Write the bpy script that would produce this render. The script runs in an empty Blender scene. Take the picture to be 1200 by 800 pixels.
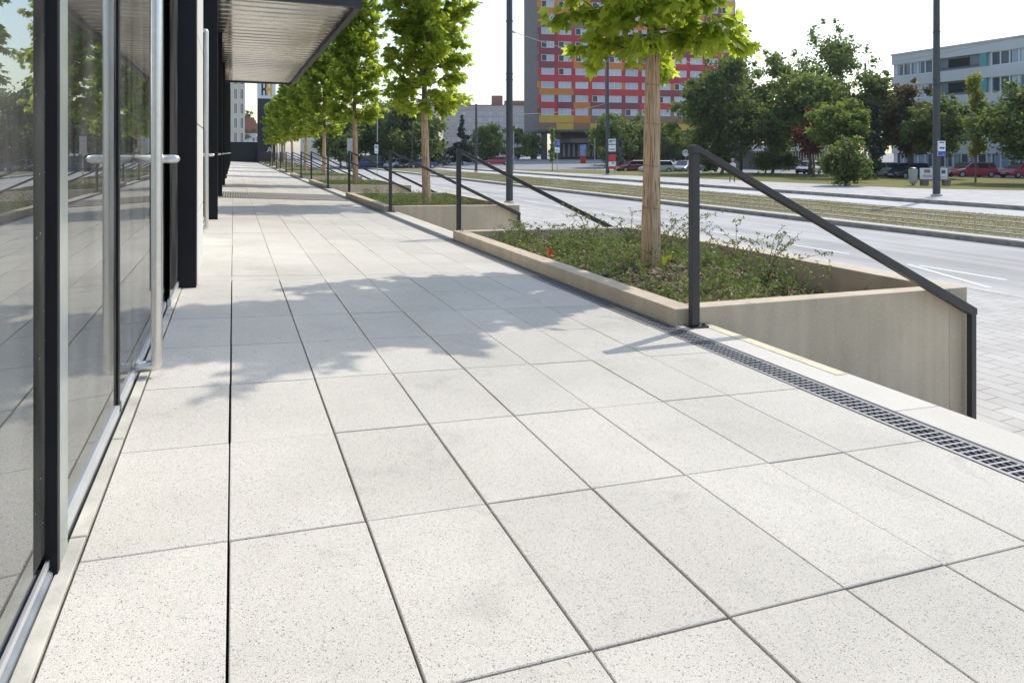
import bpy, bmesh, math, random
import numpy as np
from mathutils import Vector, Matrix
SC = bpy.context.scene
COL = SC.collection
R = math.radians
rng = np.random.default_rng(7)
random.seed(7)

# ------------------------------------------------------------------ camera
H = 2.4                                   # eye height above the street
F_PX = 810.0
YAW = math.atan((600 - 273.5) / F_PX)     # turned right of the terrace's long axis (+Y)
cam = bpy.data.cameras.new('camera'); camo = bpy.data.objects.new('camera', cam)
COL.objects.link(camo)
camo.location = (0, 0, H)
camo.rotation_euler = (R(90), 0, -YAW)
cam.sensor_width = 36; cam.lens = 36 * F_PX / 1200
cam.shift_y = -(400 - 179) / 1200.0
cam.clip_start = 0.05; cam.clip_end = 4000
SC.camera = camo
SC.render.resolution_x = 1024; SC.render.resolution_y = 682

# ------------------------------------------------------------------ light
SUN_DIR = Vector((0.89, 0.43, 1.14)).normalized()
SUN_EL = math.asin(SUN_DIR.z); SUN_AZ = math.atan2(SUN_DIR.x, SUN_DIR.y)
w = bpy.data.worlds.new('World'); SC.world = w; w.use_nodes = True
nt = w.node_tree; bg = nt.nodes['Background']
sky = nt.nodes.new('ShaderNodeTexSky'); sky.sky_type = 'NISHITA'; sky.sun_disc = False
sky.sun_elevation = SUN_EL; sky.sun_rotation = SUN_AZ
sky.air_density = 1.4; sky.dust_density = 1.4; sky.ozone_density = 2.0
nt.links.new(sky.outputs[0], bg.inputs[0]); bg.inputs[1].default_value = 0.15
sl = bpy.data.lights.new('sun', 'SUN'); so = bpy.data.objects.new('sun', sl); COL.objects.link(so)
sl.energy = 2.0; sl.angle = R(0.5); sl.color = (1.0, 0.935, 0.83)
so.rotation_euler = (-SUN_DIR).to_track_quat('-Z', 'Y').to_euler()
SC.view_settings.view_transform = 'Standard'; SC.view_settings.look = 'None'
SC.view_settings.exposure = 0.73; SC.view_settings.gamma = 1.0

# ------------------------------------------------------------------ helpers
CA, SA = math.cos(YAW), math.sin(YAW)
def at(px, depth):                        # world x, y of a bearing in the photo and a distance
    u = (px - 600) / F_PX * depth
    return (u * CA + depth * SA, -u * SA + depth * CA)
def TZ(x): return H - 1.0 - 0.0535 * x    # terrace height: falls gently to the drain

def link(o, parent=None):
    COL.objects.link(o)
    if parent is not None: o.parent = parent
    return o
def tag(o, label=None, cat=None, group=None, kind=None):
    if label: o['label'] = label
    if cat: o['category'] = cat
    if group: o['group'] = group
    if kind: o['kind'] = kind
    return o
def empty(name, loc=(0, 0, 0), rz=0.0):
    o = bpy.data.objects.new(name, None); COL.objects.link(o)
    o.empty_display_size = 0.2
    o.location = loc; o.rotation_euler = (0, 0, rz)
    return o
KIDS = {}
def copy_tree(o, parent=None):
    c = o.copy(); COL.objects.link(c)
    if parent is not None: c.parent = parent
    for ch in list(o.children): copy_tree(ch, c)
    return c

class MB:
    """collects faces; build() links them as one mesh object"""
    def __init__(s): s.v = []; s.f = []; s.m = []
    def add(s, verts, faces, mi=0):
        b = len(s.v); s.v += [tuple(p) for p in verts]
        s.f += [tuple(b + i for i in f) for f in faces]; s.m += [mi] * len(faces)
    def box(s, x0, x1, y0, y1, z0, z1, mi=0):
        s.add([(x0,y0,z0),(x1,y0,z0),(x1,y1,z0),(x0,y1,z0),(x0,y0,z1),(x1,y0,z1),(x1,y1,z1),(x0,y1,z1)],
              [(0,3,2,1),(4,5,6,7),(0,1,5,4),(1,2,6,5),(2,3,7,6),(3,0,4,7)], mi)
    def quad(s, a, b, c, d, mi=0): s.add([a, b, c, d], [(0,1,2,3)], mi)
    def prism(s, poly, y0, y1, axis='y', mi=0):      # poly of 2D points extruded
        n = len(poly)
        if axis == 'y': P = lambda p, t: (p[0], t, p[1])
        elif axis == 'x': P = lambda p, t: (t, p[0], p[1])
        else: P = lambda p, t: (p[0], p[1], t)
        vs = [P(p, y0) for p in poly] + [P(p, y1) for p in poly]
        fs = [tuple(range(n - 1, -1, -1)), tuple(range(n, 2 * n))]
        fs += [(i, (i + 1) % n, n + (i + 1) % n, n + i) for i in range(n)]
        s.add(vs, fs, mi)
    def tube(s, pts, rads, n=8, mi=0, caps=True):
        pts = [Vector(p) for p in pts]
        if not hasattr(rads, '__len__'): rads = [rads] * len(pts)
        vs = []; fs = []
        up = None
        for i, p in enumerate(pts):
            d = (pts[min(i + 1, len(pts) - 1)] - pts[max(i - 1, 0)])
            if d.length < 1e-9: d = Vector((0, 0, 1))
            d.normalize()
            if up is None:
                up = Vector((1, 0, 0)) if abs(d.x) < .8 else Vector((0, 1, 0))
            a = d.cross(up)
            if a.length < 1e-6: a = d.orthogonal()
            a.normalize(); b = a.cross(d).normalized(); up = b.cross(a) if False else up
            for k in range(n):
                t = 2 * math.pi * k / n
                vs.append(p + (a * math.cos(t) + b * math.sin(t)) * rads[i])
        for i in range(len(pts) - 1):
            for k in range(n):
                fs.append((i*n+k, i*n+(k+1)%n, (i+1)*n+(k+1)%n, (i+1)*n+k))
        if caps:
            fs.append(tuple(range(n - 1, -1, -1))); fs.append(tuple((len(pts)-1)*n + k for k in range(n)))
        s.add(vs, fs, mi)
    def bar(s, p0, p1, w, h, mi=0, side=None):        # rectangular bar between two points
        p0 = Vector(p0); p1 = Vector(p1); d = (p1 - p0).normalized()
        a = Vector(side) if side else d.cross(Vector((0, 0, 1)))
        if a.length < 1e-6: a = Vector((1, 0, 0))
        a.normalize(); b = a.cross(d).normalized()
        vs = []
        for p in (p0, p1):
            for (i, j) in ((-1,-1),(1,-1),(1,1),(-1,1)): vs.append(p + a * (i*w/2) + b * (j*h/2))
        s.add(vs, [(3,2,1,0),(4,5,6,7),(0,1,5,4),(1,2,6,5),(2,3,7,6),(3,0,4,7)], mi)
    def build(s, name, mats, parent=None, smooth=False, bevel=0.0, recalc=True):
        me = bpy.data.meshes.new(name)
        me.from_pydata(s.v, [], s.f)
        if not isinstance(mats, (list, tuple)): mats = [mats]
        for m in mats: me.materials.append(m)
        if len(mats) > 1: me.polygons.foreach_set('material_index', s.m)
        if smooth: me.polygons.foreach_set('use_smooth', [True] * len(me.polygons))
        if recalc:
            bm = bmesh.new(); bm.from_mesh(me); bmesh.ops.recalc_face_normals(bm, faces=bm.faces); bm.to_mesh(me); bm.free()
        me.update()
        o = bpy.data.objects.new(name, me)
        link(o, parent)
        if bevel:
            b = o.modifiers.new('bevel', 'BEVEL'); b.width = bevel; b.segments = 2; b.limit_method = 'ANGLE'; b.angle_limit = R(40)
        return o

def fast_mesh(name, V, tris_per, Fidx, mat, parent=None, smooth=False, mi=None):
    """V: (n,3) array, Fidx: (m,k) array of equal-size faces"""
    me = bpy.data.meshes.new(name)
    m, k = Fidx.shape
    me.vertices.add(len(V)); me.vertices.foreach_set('co', V.astype(np.float32).ravel())
    me.loops.add(m * k); me.loops.foreach_set('vertex_index', Fidx.astype(np.int32).ravel())
    me.polygons.add(m)
    me.polygons.foreach_set('loop_start', np.arange(0, m * k, k, dtype=np.int32))
    me.polygons.foreach_set('loop_total', np.full(m, k, dtype=np.int32))
    mats = mat if isinstance(mat, (list, tuple)) else [mat]
    for x in mats: me.materials.append(x)
    if mi is not None: me.polygons.foreach_set('material_index', mi.astype(np.int32))
    if smooth: me.polygons.foreach_set('use_smooth', np.ones(m, dtype=bool))
    me.update(calc_edges=True); me.validate()
    o = bpy.data.objects.new(name, me)
    return link(o, parent)

# ------------------------------------------------------------------ materials
def new_mat(name):
    m = bpy.data.materials.new(name); m.use_nodes = True
    return m, m.node_tree, m.node_tree.nodes['Principled BSDF']
def N(nt, t, **kw):
    n = nt.nodes.new(t)
    for k, v in kw.items(): setattr(n, k, v)
    return n
def mat(name, col, rough=0.6, metal=0.0, var=0.12, scale=6.0, bump=0.0, bscale=60.0, spec=0.5, var2=0.0, scale2=0.6):
    """plain procedural surface: colour with uneven tone and a fine bump"""
    m, nt, p = new_mat(name)
    p.inputs['Roughness'].default_value = rough; p.inputs['Metallic'].default_value = metal
    p.inputs['Specular IOR Level'].default_value = spec
    tc = N(nt, 'ShaderNodeTexCoord')
    no = N(nt, 'ShaderNodeTexNoise'); no.inputs['Scale'].default_value = scale; no.inputs['Detail'].default_value = 6
    nt.links.new(tc.outputs['Object'], no.inputs['Vector'])
    hs = N(nt, 'ShaderNodeMixRGB'); hs.blend_type = 'MIX'
    hs.inputs[1].default_value = (*[max(0, c * (1 - var)) for c in col], 1)
    hs.inputs[2].default_value = (*[min(1, c * (1 + var)) for c in col], 1)
    mr = N(nt, 'ShaderNodeMapRange'); mr.inputs[1].default_value = .3; mr.inputs[2].default_value = .7
    nt.links.new(no.outputs['Fac'], mr.inputs[0]); nt.links.new(mr.outputs[0], hs.inputs[0])
    out = hs.outputs[0]
    if var2:
        n2 = N(nt, 'ShaderNodeTexNoise'); n2.inputs['Scale'].default_value = scale2; n2.inputs['Detail'].default_value = 4
        nt.links.new(tc.outputs['Object'], n2.inputs['Vector'])
        r2 = N(nt, 'ShaderNodeMapRange'); r2.inputs[1].default_value = .35; r2.inputs[2].default_value = .65
        r2.inputs[3].default_value = 1 - var2; r2.inputs[4].default_value = 1 + var2 * .5
        nt.links.new(n2.outputs['Fac'], r2.inputs[0])
        mm = N(nt, 'ShaderNodeMixRGB'); mm.blend_type = 'MULTIPLY'; mm.inputs[0].default_value = 1
        nt.links.new(out, mm.inputs[1]); nt.links.new(r2.outputs[0], mm.inputs[2]); out = mm.outputs[0]
    nt.links.new(out, p.inputs['Base Color'])
    if bump:
        nb = N(nt, 'ShaderNodeTexNoise'); nb.inputs['Scale'].default_value = bscale; nb.inputs['Detail'].default_value = 4
        nt.links.new(tc.outputs['Object'], nb.inputs['Vector'])
        b = N(nt, 'ShaderNodeBump'); b.inputs['Strength'].default_value = bump; b.inputs['Distance'].default_value = .01
        nt.links.new(nb.outputs['Fac'], b.inputs['Height']); nt.links.new(b.outputs[0], p.inputs['Normal'])
    return m

def speckle_mat(name, col, speck=(.12,.11,.10), sc=230.0, thr=.80, rough=.75, tone=.07, amount=.75, drip=0.0, stain=0.0):
    """washed concrete: pale paste with dark and light grit"""
    m, nt, p = new_mat(name); L = nt.links.new
    p.inputs['Roughness'].default_value = rough; p.inputs['Specular IOR Level'].default_value = .3
    tc = N(nt, 'ShaderNodeTexCoord'); geo = N(nt, 'ShaderNodeNewGeometry')
    # dark grit of two sizes
    fac = None
    for (s, t) in ((sc, thr), (sc * .52, thr + .17)):
        v = N(nt, 'ShaderNodeTexVoronoi'); v.inputs['Scale'].default_value = s; L(tc.outputs['Object'], v.inputs['Vector'])
        sep = N(nt, 'ShaderNodeSeparateColor'); L(v.outputs['Color'], sep.inputs[0])
        g = N(nt, 'ShaderNodeMath', operation='GREATER_THAN'); L(sep.outputs[0], g.inputs[0]); g.inputs[1].default_value = t
        d = N(nt, 'ShaderNodeMapRange'); d.inputs[1].default_value = .25; d.inputs[2].default_value = .5
        d.inputs[3].default_value = 1; d.inputs[4].default_value = 0
        L(v.outputs['Distance'], d.inputs[0])
        mu = N(nt, 'ShaderNodeMath', operation='MULTIPLY'); L(g.outputs[0], mu.inputs[0]); L(d.outputs[0], mu.inputs[1])
        mu2 = N(nt, 'ShaderNodeMath', operation='MULTIPLY'); L(mu.outputs[0], mu2.inputs[0]); L(sep.outputs[1], mu2.inputs[1])
        if fac is None: fac = mu2.outputs[0]
        else:
            a = N(nt, 'ShaderNodeMath', operation='MAXIMUM'); L(fac, a.inputs[0]); L(mu2.outputs[0], a.inputs[1]); fac = a.outputs[0]
    # broad tone: per slab plus cloudy stains
    n1 = N(nt, 'ShaderNodeTexNoise'); n1.inputs['Scale'].default_value = 1.3; n1.inputs['Detail'].default_value = 8; n1.inputs['Roughness'].default_value = .65
    L(tc.outputs['Object'], n1.inputs['Vector'])
    n2 = N(nt, 'ShaderNodeTexNoise'); n2.inputs['Scale'].default_value = 420; n2.inputs['Detail'].default_value = 2
    L(tc.outputs['Object'], n2.inputs['Vector'])
    r1 = N(nt, 'ShaderNodeMapRange'); r1.inputs[1].default_value = .3; r1.inputs[2].default_value = .7
    r1.inputs[3].default_value = 1 - tone; r1.inputs[4].default_value = 1 + tone
    L(n1.outputs['Fac'], r1.inputs[0])
    r2 = N(nt, 'ShaderNodeMapRange'); r2.inputs[1].default_value = .3; r2.inputs[2].default_value = .7
    r2.inputs[3].default_value = .80; r2.inputs[4].default_value = 1.14
    L(n2.outputs['Fac'], r2.inputs[0])
    r3 = N(nt, 'ShaderNodeMapRange'); r3.inputs[3].default_value = 1 - tone * .6; r3.inputs[4].default_value = 1 + tone * .5
    L(geo.outputs['Random Per Island'], r3.inputs[0])
    m1 = N(nt, 'ShaderNodeMath', operation='MULTIPLY'); L(r1.outputs[0], m1.inputs[0]); L(r2.outputs[0], m1.inputs[1])
    m2 = N(nt, 'ShaderNodeMath', operation='MULTIPLY'); L(m1.outputs[0], m2.inputs[0]); L(r3.outputs[0], m2.inputs[1])
    if stain:
        ns = N(nt, 'ShaderNodeTexNoise'); ns.inputs['Scale'].default_value = 3.6; ns.inputs['Detail'].default_value = 9; ns.inputs['Roughness'].default_value = .7; ns.inputs['Distortion'].default_value = .6
        L(tc.outputs['Object'], ns.inputs['Vector'])
        rs_ = N(nt, 'ShaderNodeMapRange'); rs_.inputs[1].default_value = .56; rs_.inputs[2].default_value = .72; rs_.inputs[3].default_value = 1; rs_.inputs[4].default_value = 1 - stain
        L(ns.outputs['Fac'], rs_.inputs[0]); m4 = N(nt, 'ShaderNodeMath', operation='MULTIPLY'); L(m2.outputs[0], m4.inputs[0]); L(rs_.outputs[0], m4.inputs[1])
        vg = N(nt, 'ShaderNodeTexVoronoi'); vg.inputs['Scale'].default_value = 2.3; L(tc.outputs['Object'], vg.inputs['Vector'])
        rg = N(nt, 'ShaderNodeMapRange'); rg.inputs[1].default_value = .022; rg.inputs[2].default_value = .034; rg.inputs[3].default_value = .72; rg.inputs[4].default_value = 1
        L(vg.outputs['Distance'], rg.inputs[0]); sg_ = N(nt, 'ShaderNodeSeparateColor'); L(vg.outputs['Color'], sg_.inputs[0])
        gg = N(nt, 'ShaderNodeMath', operation='LESS_THAN'); gg.inputs[1].default_value = .72; L(sg_.outputs[0], gg.inputs[0])
        mxg = N(nt, 'ShaderNodeMath', operation='MAXIMUM'); L(rg.outputs[0], mxg.inputs[0]); L(gg.outputs[0], mxg.inputs[1])
        m5 = N(nt, 'ShaderNodeMath', operation='MULTIPLY'); L(m4.outputs[0], m5.inputs[0]); L(mxg.outputs[0], m5.inputs[1]); m2 = m5
    if drip:
        mpd = N(nt, 'ShaderNodeMapping'); mpd.inputs['Scale'].default_value = (7, 7, .5); L(tc.outputs['Object'], mpd.inputs[0])
        nd = N(nt, 'ShaderNodeTexNoise'); nd.inputs['Scale'].default_value = 1.0; nd.inputs['Detail'].default_value = 5; L(mpd.outputs[0], nd.inputs['Vector'])
        rd = N(nt, 'ShaderNodeMapRange'); rd.inputs[1].default_value = .38; rd.inputs[2].default_value = .62; rd.inputs[3].default_value = 1 - drip; rd.inputs[4].default_value = 1 + drip * .5
        L(nd.outputs['Fac'], rd.inputs[0]); m3 = N(nt, 'ShaderNodeMath', operation='MULTIPLY'); L(m2.outputs[0], m3.inputs[0]); L(rd.outputs[0], m3.inputs[1]); m2 = m3
    mc = N(nt, 'ShaderNodeMixRGB', blend_type='MULTIPLY'); mc.inputs[0].default_value = 1
    mc.inputs[1].default_value = (*col, 1); L(m2.outputs[0], mc.inputs[2])
    am = N(nt, 'ShaderNodeMath', operation='MULTIPLY'); L(fac, am.inputs[0]); am.inputs[1].default_value = amount * 1.6; am.use_clamp = True
    mx = N(nt, 'ShaderNodeMixRGB'); L(am.outputs[0], mx.inputs[0]); L(mc.outputs[0], mx.inputs[1]); mx.inputs[2].default_value = (*speck, 1)
    L(mx.outputs[0], p.inputs['Base Color'])
    b = N(nt, 'ShaderNodeBump'); b.inputs['Strength'].default_value = .25; b.inputs['Distance'].default_value = .002
    L(n2.outputs['Fac'], b.inputs['Height']); L(b.outputs[0], p.inputs['Normal'])
    return m

def leaf_mat(name, dark, light, trans, tfac=.5, rough=.5):
    m, nt, p = new_mat(name); L = nt.links.new
    geo = N(nt, 'ShaderNodeNewGeometry')
    cr = N(nt, 'ShaderNodeMixRGB'); cr.inputs[1].default_value = (*dark, 1); cr.inputs[2].default_value = (*light, 1)
    L(geo.outputs['Random Per Island'], cr.inputs[0])
    L(cr.outputs[0], p.inputs['Base Color']); p.inputs['Roughness'].default_value = rough
    p.inputs['Specular IOR Level'].default_value = .35
    tr = N(nt, 'ShaderNodeBsdfTranslucent')
    ct = N(nt, 'ShaderNodeMixRGB'); ct.inputs[1].default_value = (*[c * .7 for c in trans], 1); ct.inputs[2].default_value = (*trans, 1)
    L(geo.outputs['Random Per Island'], ct.inputs[0]); L(ct.outputs[0], tr.inputs['Color'])
    mx = N(nt, 'ShaderNodeMixShader'); mx.inputs[0].default_value = tfac
    L(p.outputs[0], mx.inputs[1]); L(tr.outputs[0], mx.inputs[2])
    L(mx.outputs[0], nt.nodes['Material Output'].inputs['Surface'])
    return m

def glass_mat(name, tint=(.35,.38,.37), ior=2.0, rough=0.0, wav=0.0, dust=0.0):
    """pane: mirror by Fresnel over a dark tinted see-through"""
    m, nt, p = new_mat(name); L = nt.links.new
    nt.nodes.remove(p)
    fr = N(nt, 'ShaderNodeFresnel'); fr.inputs['IOR'].default_value = ior
    gl = N(nt, 'ShaderNodeBsdfGlossy'); gl.inputs['Roughness'].default_value = rough; gl.inputs['Color'].default_value = (.93,.96,.97,1)
    tr = N(nt, 'ShaderNodeBsdfTransparent'); tr.inputs['Color'].default_value = (*tint, 1)
    mx = N(nt, 'ShaderNodeMixShader'); L(fr.outputs[0], mx.inputs[0]); L(tr.outputs[0], mx.inputs[1]); L(gl.outputs[0], mx.inputs[2])
    if wav:
        tc = N(nt, 'ShaderNodeTexCoord'); no = N(nt, 'ShaderNodeTexNoise'); no.inputs['Scale'].default_value = 1.6
        L(tc.outputs['Object'], no.inputs['Vector'])
        b = N(nt, 'ShaderNodeBump'); b.inputs['Strength'].default_value = wav; b.inputs['Distance'].default_value = .01
        L(no.outputs['Fac'], b.inputs['Height']); L(b.outputs[0], gl.inputs['Normal']); L(b.outputs[0], fr.inputs['Normal'])
    if dust:
        tc = N(nt, 'ShaderNodeTexCoord'); mp = N(nt, 'ShaderNodeMapping'); mp.inputs['Scale'].default_value = (1, 2.2, .7); L(tc.outputs['Object'], mp.inputs[0])
        n1 = N(nt, 'ShaderNodeTexNoise'); n1.inputs['Scale'].default_value = 3.0; n1.inputs['Detail'].default_value = 7; L(mp.outputs[0], n1.inputs['Vector'])
        r1 = N(nt, 'ShaderNodeMapRange'); r1.inputs[1].default_value = .35; r1.inputs[2].default_value = .7; r1.inputs[3].default_value = dust * .35; r1.inputs[4].default_value = dust * 1.6; L(n1.outputs['Fac'], r1.inputs[0])
        v = N(nt, 'ShaderNodeTexVoronoi'); v.inputs['Scale'].default_value = 55; L(tc.outputs['Object'], v.inputs['Vector'])
        sp = N(nt, 'ShaderNodeSeparateColor'); L(v.outputs['Color'], sp.inputs[0])
        g1 = N(nt, 'ShaderNodeMath', operation='GREATER_THAN'); g1.inputs[1].default_value = .955; L(sp.outputs[0], g1.inputs[0])
        g2 = N(nt, 'ShaderNodeMath', operation='LESS_THAN'); g2.inputs[1].default_value = .13; L(v.outputs['Distance'], g2.inputs[0])
        g3 = N(nt, 'ShaderNodeMath', operation='MULTIPLY'); L(g1.outputs[0], g3.inputs[0]); L(g2.outputs[0], g3.inputs[1])
        g4 = N(nt, 'ShaderNodeMath', operation='MULTIPLY_ADD'); L(g3.outputs[0], g4.inputs[0]); g4.inputs[1].default_value = .4; L(r1.outputs[0], g4.inputs[2])
        df = N(nt, 'ShaderNodeBsdfDiffuse'); df.inputs['Color'].default_value = (.62,.60,.56,1)
        m2 = N(nt, 'ShaderNodeMixShader'); L(g4.outputs[0], m2.inputs[0]); L(mx.outputs[0], m2.inputs[1]); L(df.outputs[0], m2.inputs[2]); mx = m2
    L(mx.outputs[0], nt.nodes['Material Output'].inputs['Surface'])
    return m

M = {}
M['slab'] = speckle_mat('pale washed concrete', (.545,.512,.452), speck=(.08,.068,.058), sc=430.0, thr=.66, amount=.74, tone=.10, stain=.16)
M['edge_stone'] = speckle_mat('pale edge stone', (.57,.535,.475), thr=.9, amount=.4)
M['threshold'] = mat('cream threshold stone', (.50,.475,.41), .9, spec=.2, var=.15, scale=9, bump=.2, var2=.2, scale2=2.5)
M['joint'] = mat('dark joint dirt', (.085,.062,.044), .95, var=.5, scale=40, bump=.6)
M['planter'] = speckle_mat('planter concrete', (.535,.44,.32), speck=(.70,.64,.54), sc=260, thr=.66, tone=.13, amount=.6, drip=.10)
M['planter_cap'] = M['planter']
M['yellow_paint'] = mat('worn yellow paint', (.62,.565,.395), .8, var=.12, scale=30, var2=.12, scale2=5)
M['steel_dark'] = mat('anthracite painted steel', (.035,.033,.036), .42, .0, var=.12, scale=14, bump=.04, bscale=200)
M['frame'] = mat('black aluminium', (.010,.0095,.013), .45, var=.15, scale=10, spec=.22)
M['stainless'] = mat('brushed stainless steel', (.74,.72,.69), .33, 1.0, var=.05, scale=30)
M['galv'] = mat('galvanised steel', (.21,.215,.225), .55, .5, var=.12, scale=25)
M['alu'] = mat('pale aluminium profile', (.70,.70,.69), .4, .6, var=.06)
M['sill'] = mat('grey sill sheet', (.22,.24,.26), .5, .3, var=.15, scale=12, var2=.2, scale2=5)
M['cladding'] = mat('pale cladding panel', (.62,.60,.56), .6, var=.05, scale=8)
M['glass'] = glass_mat('shop glass', (.42,.46,.45), 7.5, wav=.008, dust=.075)
M['interior'] = mat('dark shop interior', (.05,.05,.052), .7, var=.3, scale=1.2)
M['interior_floor'] = mat('shop floor', (.14,.14,.14), .5, var=.2, scale=2)
M['soffit'] = mat('coated corrugated sheet', (.80,.75,.655), .22, .72, var=.06, scale=3, var2=.10, scale2=1.2)
M['soil'] = mat('mulched soil', (.13,.095,.068), .95, var=.55, scale=45, bump=1.0, bscale=55, var2=.3, scale2=3)
M['chip'] = leaf_mat('bark chips and dry leaves', (.12,.075,.05), (.42,.32,.22), (.2,.12,.06), .1, .8)
M['asphalt'] = mat('bleached asphalt', (.46,.44,.41), .95, spec=.12, var=.16, scale=90, bump=.2, bscale=300, var2=.12, scale2=.35)
M['asphalt_far'] = mat('far asphalt', (.31,.305,.30), .95, spec=.12, var=.1, scale=20, var2=.15, scale2=.1)
M['kerb_face'] = mat('kerb face with painted shade and dirt', (.31,.27,.22), .95, spec=.15, var=.3, scale=4)  # darker colour paints in the shade of the road-facing side, plus splash dirt
M['kerb'] = mat('kerb concrete', (.52,.49,.435), .9, spec=.2, var=.12, scale=6, bump=.2)
M['paint'] = mat('white road paint', (.62,.62,.60), .7, var=.15, scale=25)
M['ballast'] = mat('track soil', (.20,.165,.12), .95, var=.4, scale=18, bump=.8, bscale=40, var2=.3, scale2=.7)
M['rail_steel'] = mat('tram rail steel', (.34,.31,.28), .5, .5, var=.2)
M['step'] = speckle_mat('stair concrete', (.52,.49,.44))

nt_ = M['asphalt'].node_tree; p_ = nt_.nodes['Principled BSDF']; src = p_.inputs['Base Color'].links[0].from_socket
tc_ = N(nt_, 'ShaderNodeTexCoord'); mp_ = N(nt_, 'ShaderNodeMapping'); mp_.inputs['Scale'].default_value = (1.5, .035, 1); nt_.links.new(tc_.outputs['Object'], mp_.inputs[0])
no_ = N(nt_, 'ShaderNodeTexNoise'); no_.inputs['Scale'].default_value = 1.0; no_.inputs['Detail'].default_value = 5; nt_.links.new(mp_.outputs[0], no_.inputs['Vector'])
mr_ = N(nt_, 'ShaderNodeMapRange'); mr_.inputs[1].default_value = .38; mr_.inputs[2].default_value = .62; mr_.inputs[3].default_value = .84; mr_.inputs[4].default_value = 1.06; nt_.links.new(no_.outputs['Fac'], mr_.inputs[0])
mu_ = N(nt_, 'ShaderNodeMixRGB', blend_type='MULTIPLY'); mu_.inputs[0].default_value = 1; nt_.links.new(src, mu_.inputs[1]); nt_.links.new(mr_.outputs[0], mu_.inputs[2]); nt_.links.new(mu_.outputs[0], p_.inputs['Base Color'])

def brick_mat(name, c1, c2, mortar, scale, bw, bh, ms=.012, rot=0.0):
    m, nt, p = new_mat(name); L = nt.links.new
    p.inputs['Roughness'].default_value = .85; p.inputs['Specular IOR Level'].default_value = .3
    tc = N(nt, 'ShaderNodeTexCoord'); mp = N(nt, 'ShaderNodeMapping'); mp.inputs['Rotation'].default_value = (0, 0, rot)
    L(tc.outputs['Object'], mp.inputs[0])
    b = N(nt, 'ShaderNodeTexBrick'); L(mp.outputs[0], b.inputs['Vector'])
    b.inputs['Scale'].default_value = scale; b.inputs['Brick Width'].default_value = bw; b.inputs['Row Height'].default_value = bh
    b.inputs['Mortar Size'].default_value = ms; b.inputs['Mortar Smooth'].default_value = .2
    b.inputs['Color1'].default_value = (*c1, 1); b.inputs['Color2'].default_value = (*c2, 1); b.inputs['Mortar'].default_value = (*mortar, 1)
    no = N(nt, 'ShaderNodeTexNoise'); no.inputs['Scale'].default_value = 1.1; no.inputs['Detail'].default_value = 8
    L(tc.outputs['Object'], no.inputs['Vector'])
    r = N(nt, 'ShaderNodeMapRange'); r.inputs[1].default_value = .3; r.inputs[2].default_value = .7; r.inputs[3].default_value = .86; r.inputs[4].default_value = 1.1
    L(no.outputs['Fac'], r.inputs[0])
    mm = N(nt, 'ShaderNodeMixRGB', blend_type='MULTIPLY'); mm.inputs[0].default_value = 1
    L(b.outputs['Color'], mm.inputs[1]); L(r.outputs[0], mm.inputs[2]); L(mm.outputs[0], p.inputs['Base Color'])
    bp = N(nt, 'ShaderNodeBump'); bp.inputs['Strength'].default_value = .35; bp.inputs['Distance'].default_value = .006; bp.invert = True
    L(b.outputs['Fac'], bp.inputs['Height']); L(bp.outputs[0], p.inputs['Normal'])
    return m
M['block'] = brick_mat('concrete block paving', (.47,.44,.40), (.52,.49,.45), (.27,.25,.22), 1.0, .40, .20, .007, R(90))
M['block_far'] = brick_mat('platform paving', (.46,.43,.40), (.51,.48,.45), (.34,.32,.30), 1.0, .4, .4, .012)

def grass_mat(name, c1, c2, c3, s1=.35, s2=9.0):
    m, nt, p = new_mat(name); L = nt.links.new
    p.inputs['Roughness'].default_value = .9; p.inputs['Specular IOR Level'].default_value = .2
    tc = N(nt, 'ShaderNodeTexCoord')
    a = N(nt, 'ShaderNodeTexNoise'); a.inputs['Scale'].default_value = s1; a.inputs['Detail'].default_value = 7; L(tc.outputs['Object'], a.inputs['Vector'])
    b = N(nt, 'ShaderNodeTexNoise'); b.inputs['Scale'].default_value = s2; b.inputs['Detail'].default_value = 8; b.inputs['Roughness'].default_value = .75; L(tc.outputs['Object'], b.inputs['Vector'])
    ra = N(nt, 'ShaderNodeMapRange'); ra.inputs[1].default_value = .38; ra.inputs[2].default_value = .62; L(a.outputs['Fac'], ra.inputs[0])
    rb = N(nt, 'ShaderNodeMapRange'); rb.inputs[1].default_value = .35; rb.inputs[2].default_value = .65; L(b.outputs['Fac'], rb.inputs[0])
    m1 = N(nt, 'ShaderNodeMixRGB'); L(ra.outputs[0], m1.inputs[0]); m1.inputs[1].default_value = (*c1, 1); m1.inputs[2].default_value = (*c2, 1)
    m2 = N(nt, 'ShaderNodeMixRGB'); L(rb.outputs[0], m2.inputs[0]); L(m1.outputs[0], m2.inputs[1]); m2.inputs[2].default_value = (*c3, 1)
    L(m2.outputs[0], p.inputs['Base Color'])
    bp = N(nt, 'ShaderNodeBump'); bp.inputs['Strength'].default_value = .9; bp.inputs['Distance'].default_value = .05
    L(b.outputs['Fac'], bp.inputs['Height']); L(bp.outputs[0], p.inputs['Normal'])
    return m
M['lawn'] = grass_mat('dry summer lawn', (.20,.19,.05), (.26,.21,.075), (.12,.13,.03))
M['track_grass'] = grass_mat('weedy track bed', (.22,.185,.10), (.17,.18,.07), (.30,.26,.15), .8, 14)
M['blade'] = leaf_mat('grass blades', (.15,.145,.045), (.36,.31,.14), (.34,.32,.10), .4, .7)

# ------------------------------------------------------------------ ground, roads
def sheet(name, poly, z, m, kind='structure', **kw):
    b = MB(); b.add([(x, y, z) for x, y in poly], [tuple(range(len(poly)))])
    o = b.build(name, m); tag(o, kind=kind, **kw); return o
def flat(name, x0, x1, y0, y1, z, m, **kw): return sheet(name, [(x0,y0),(x1,y0),(x1,y1),(x0,y1)], z, m, **kw)

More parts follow.
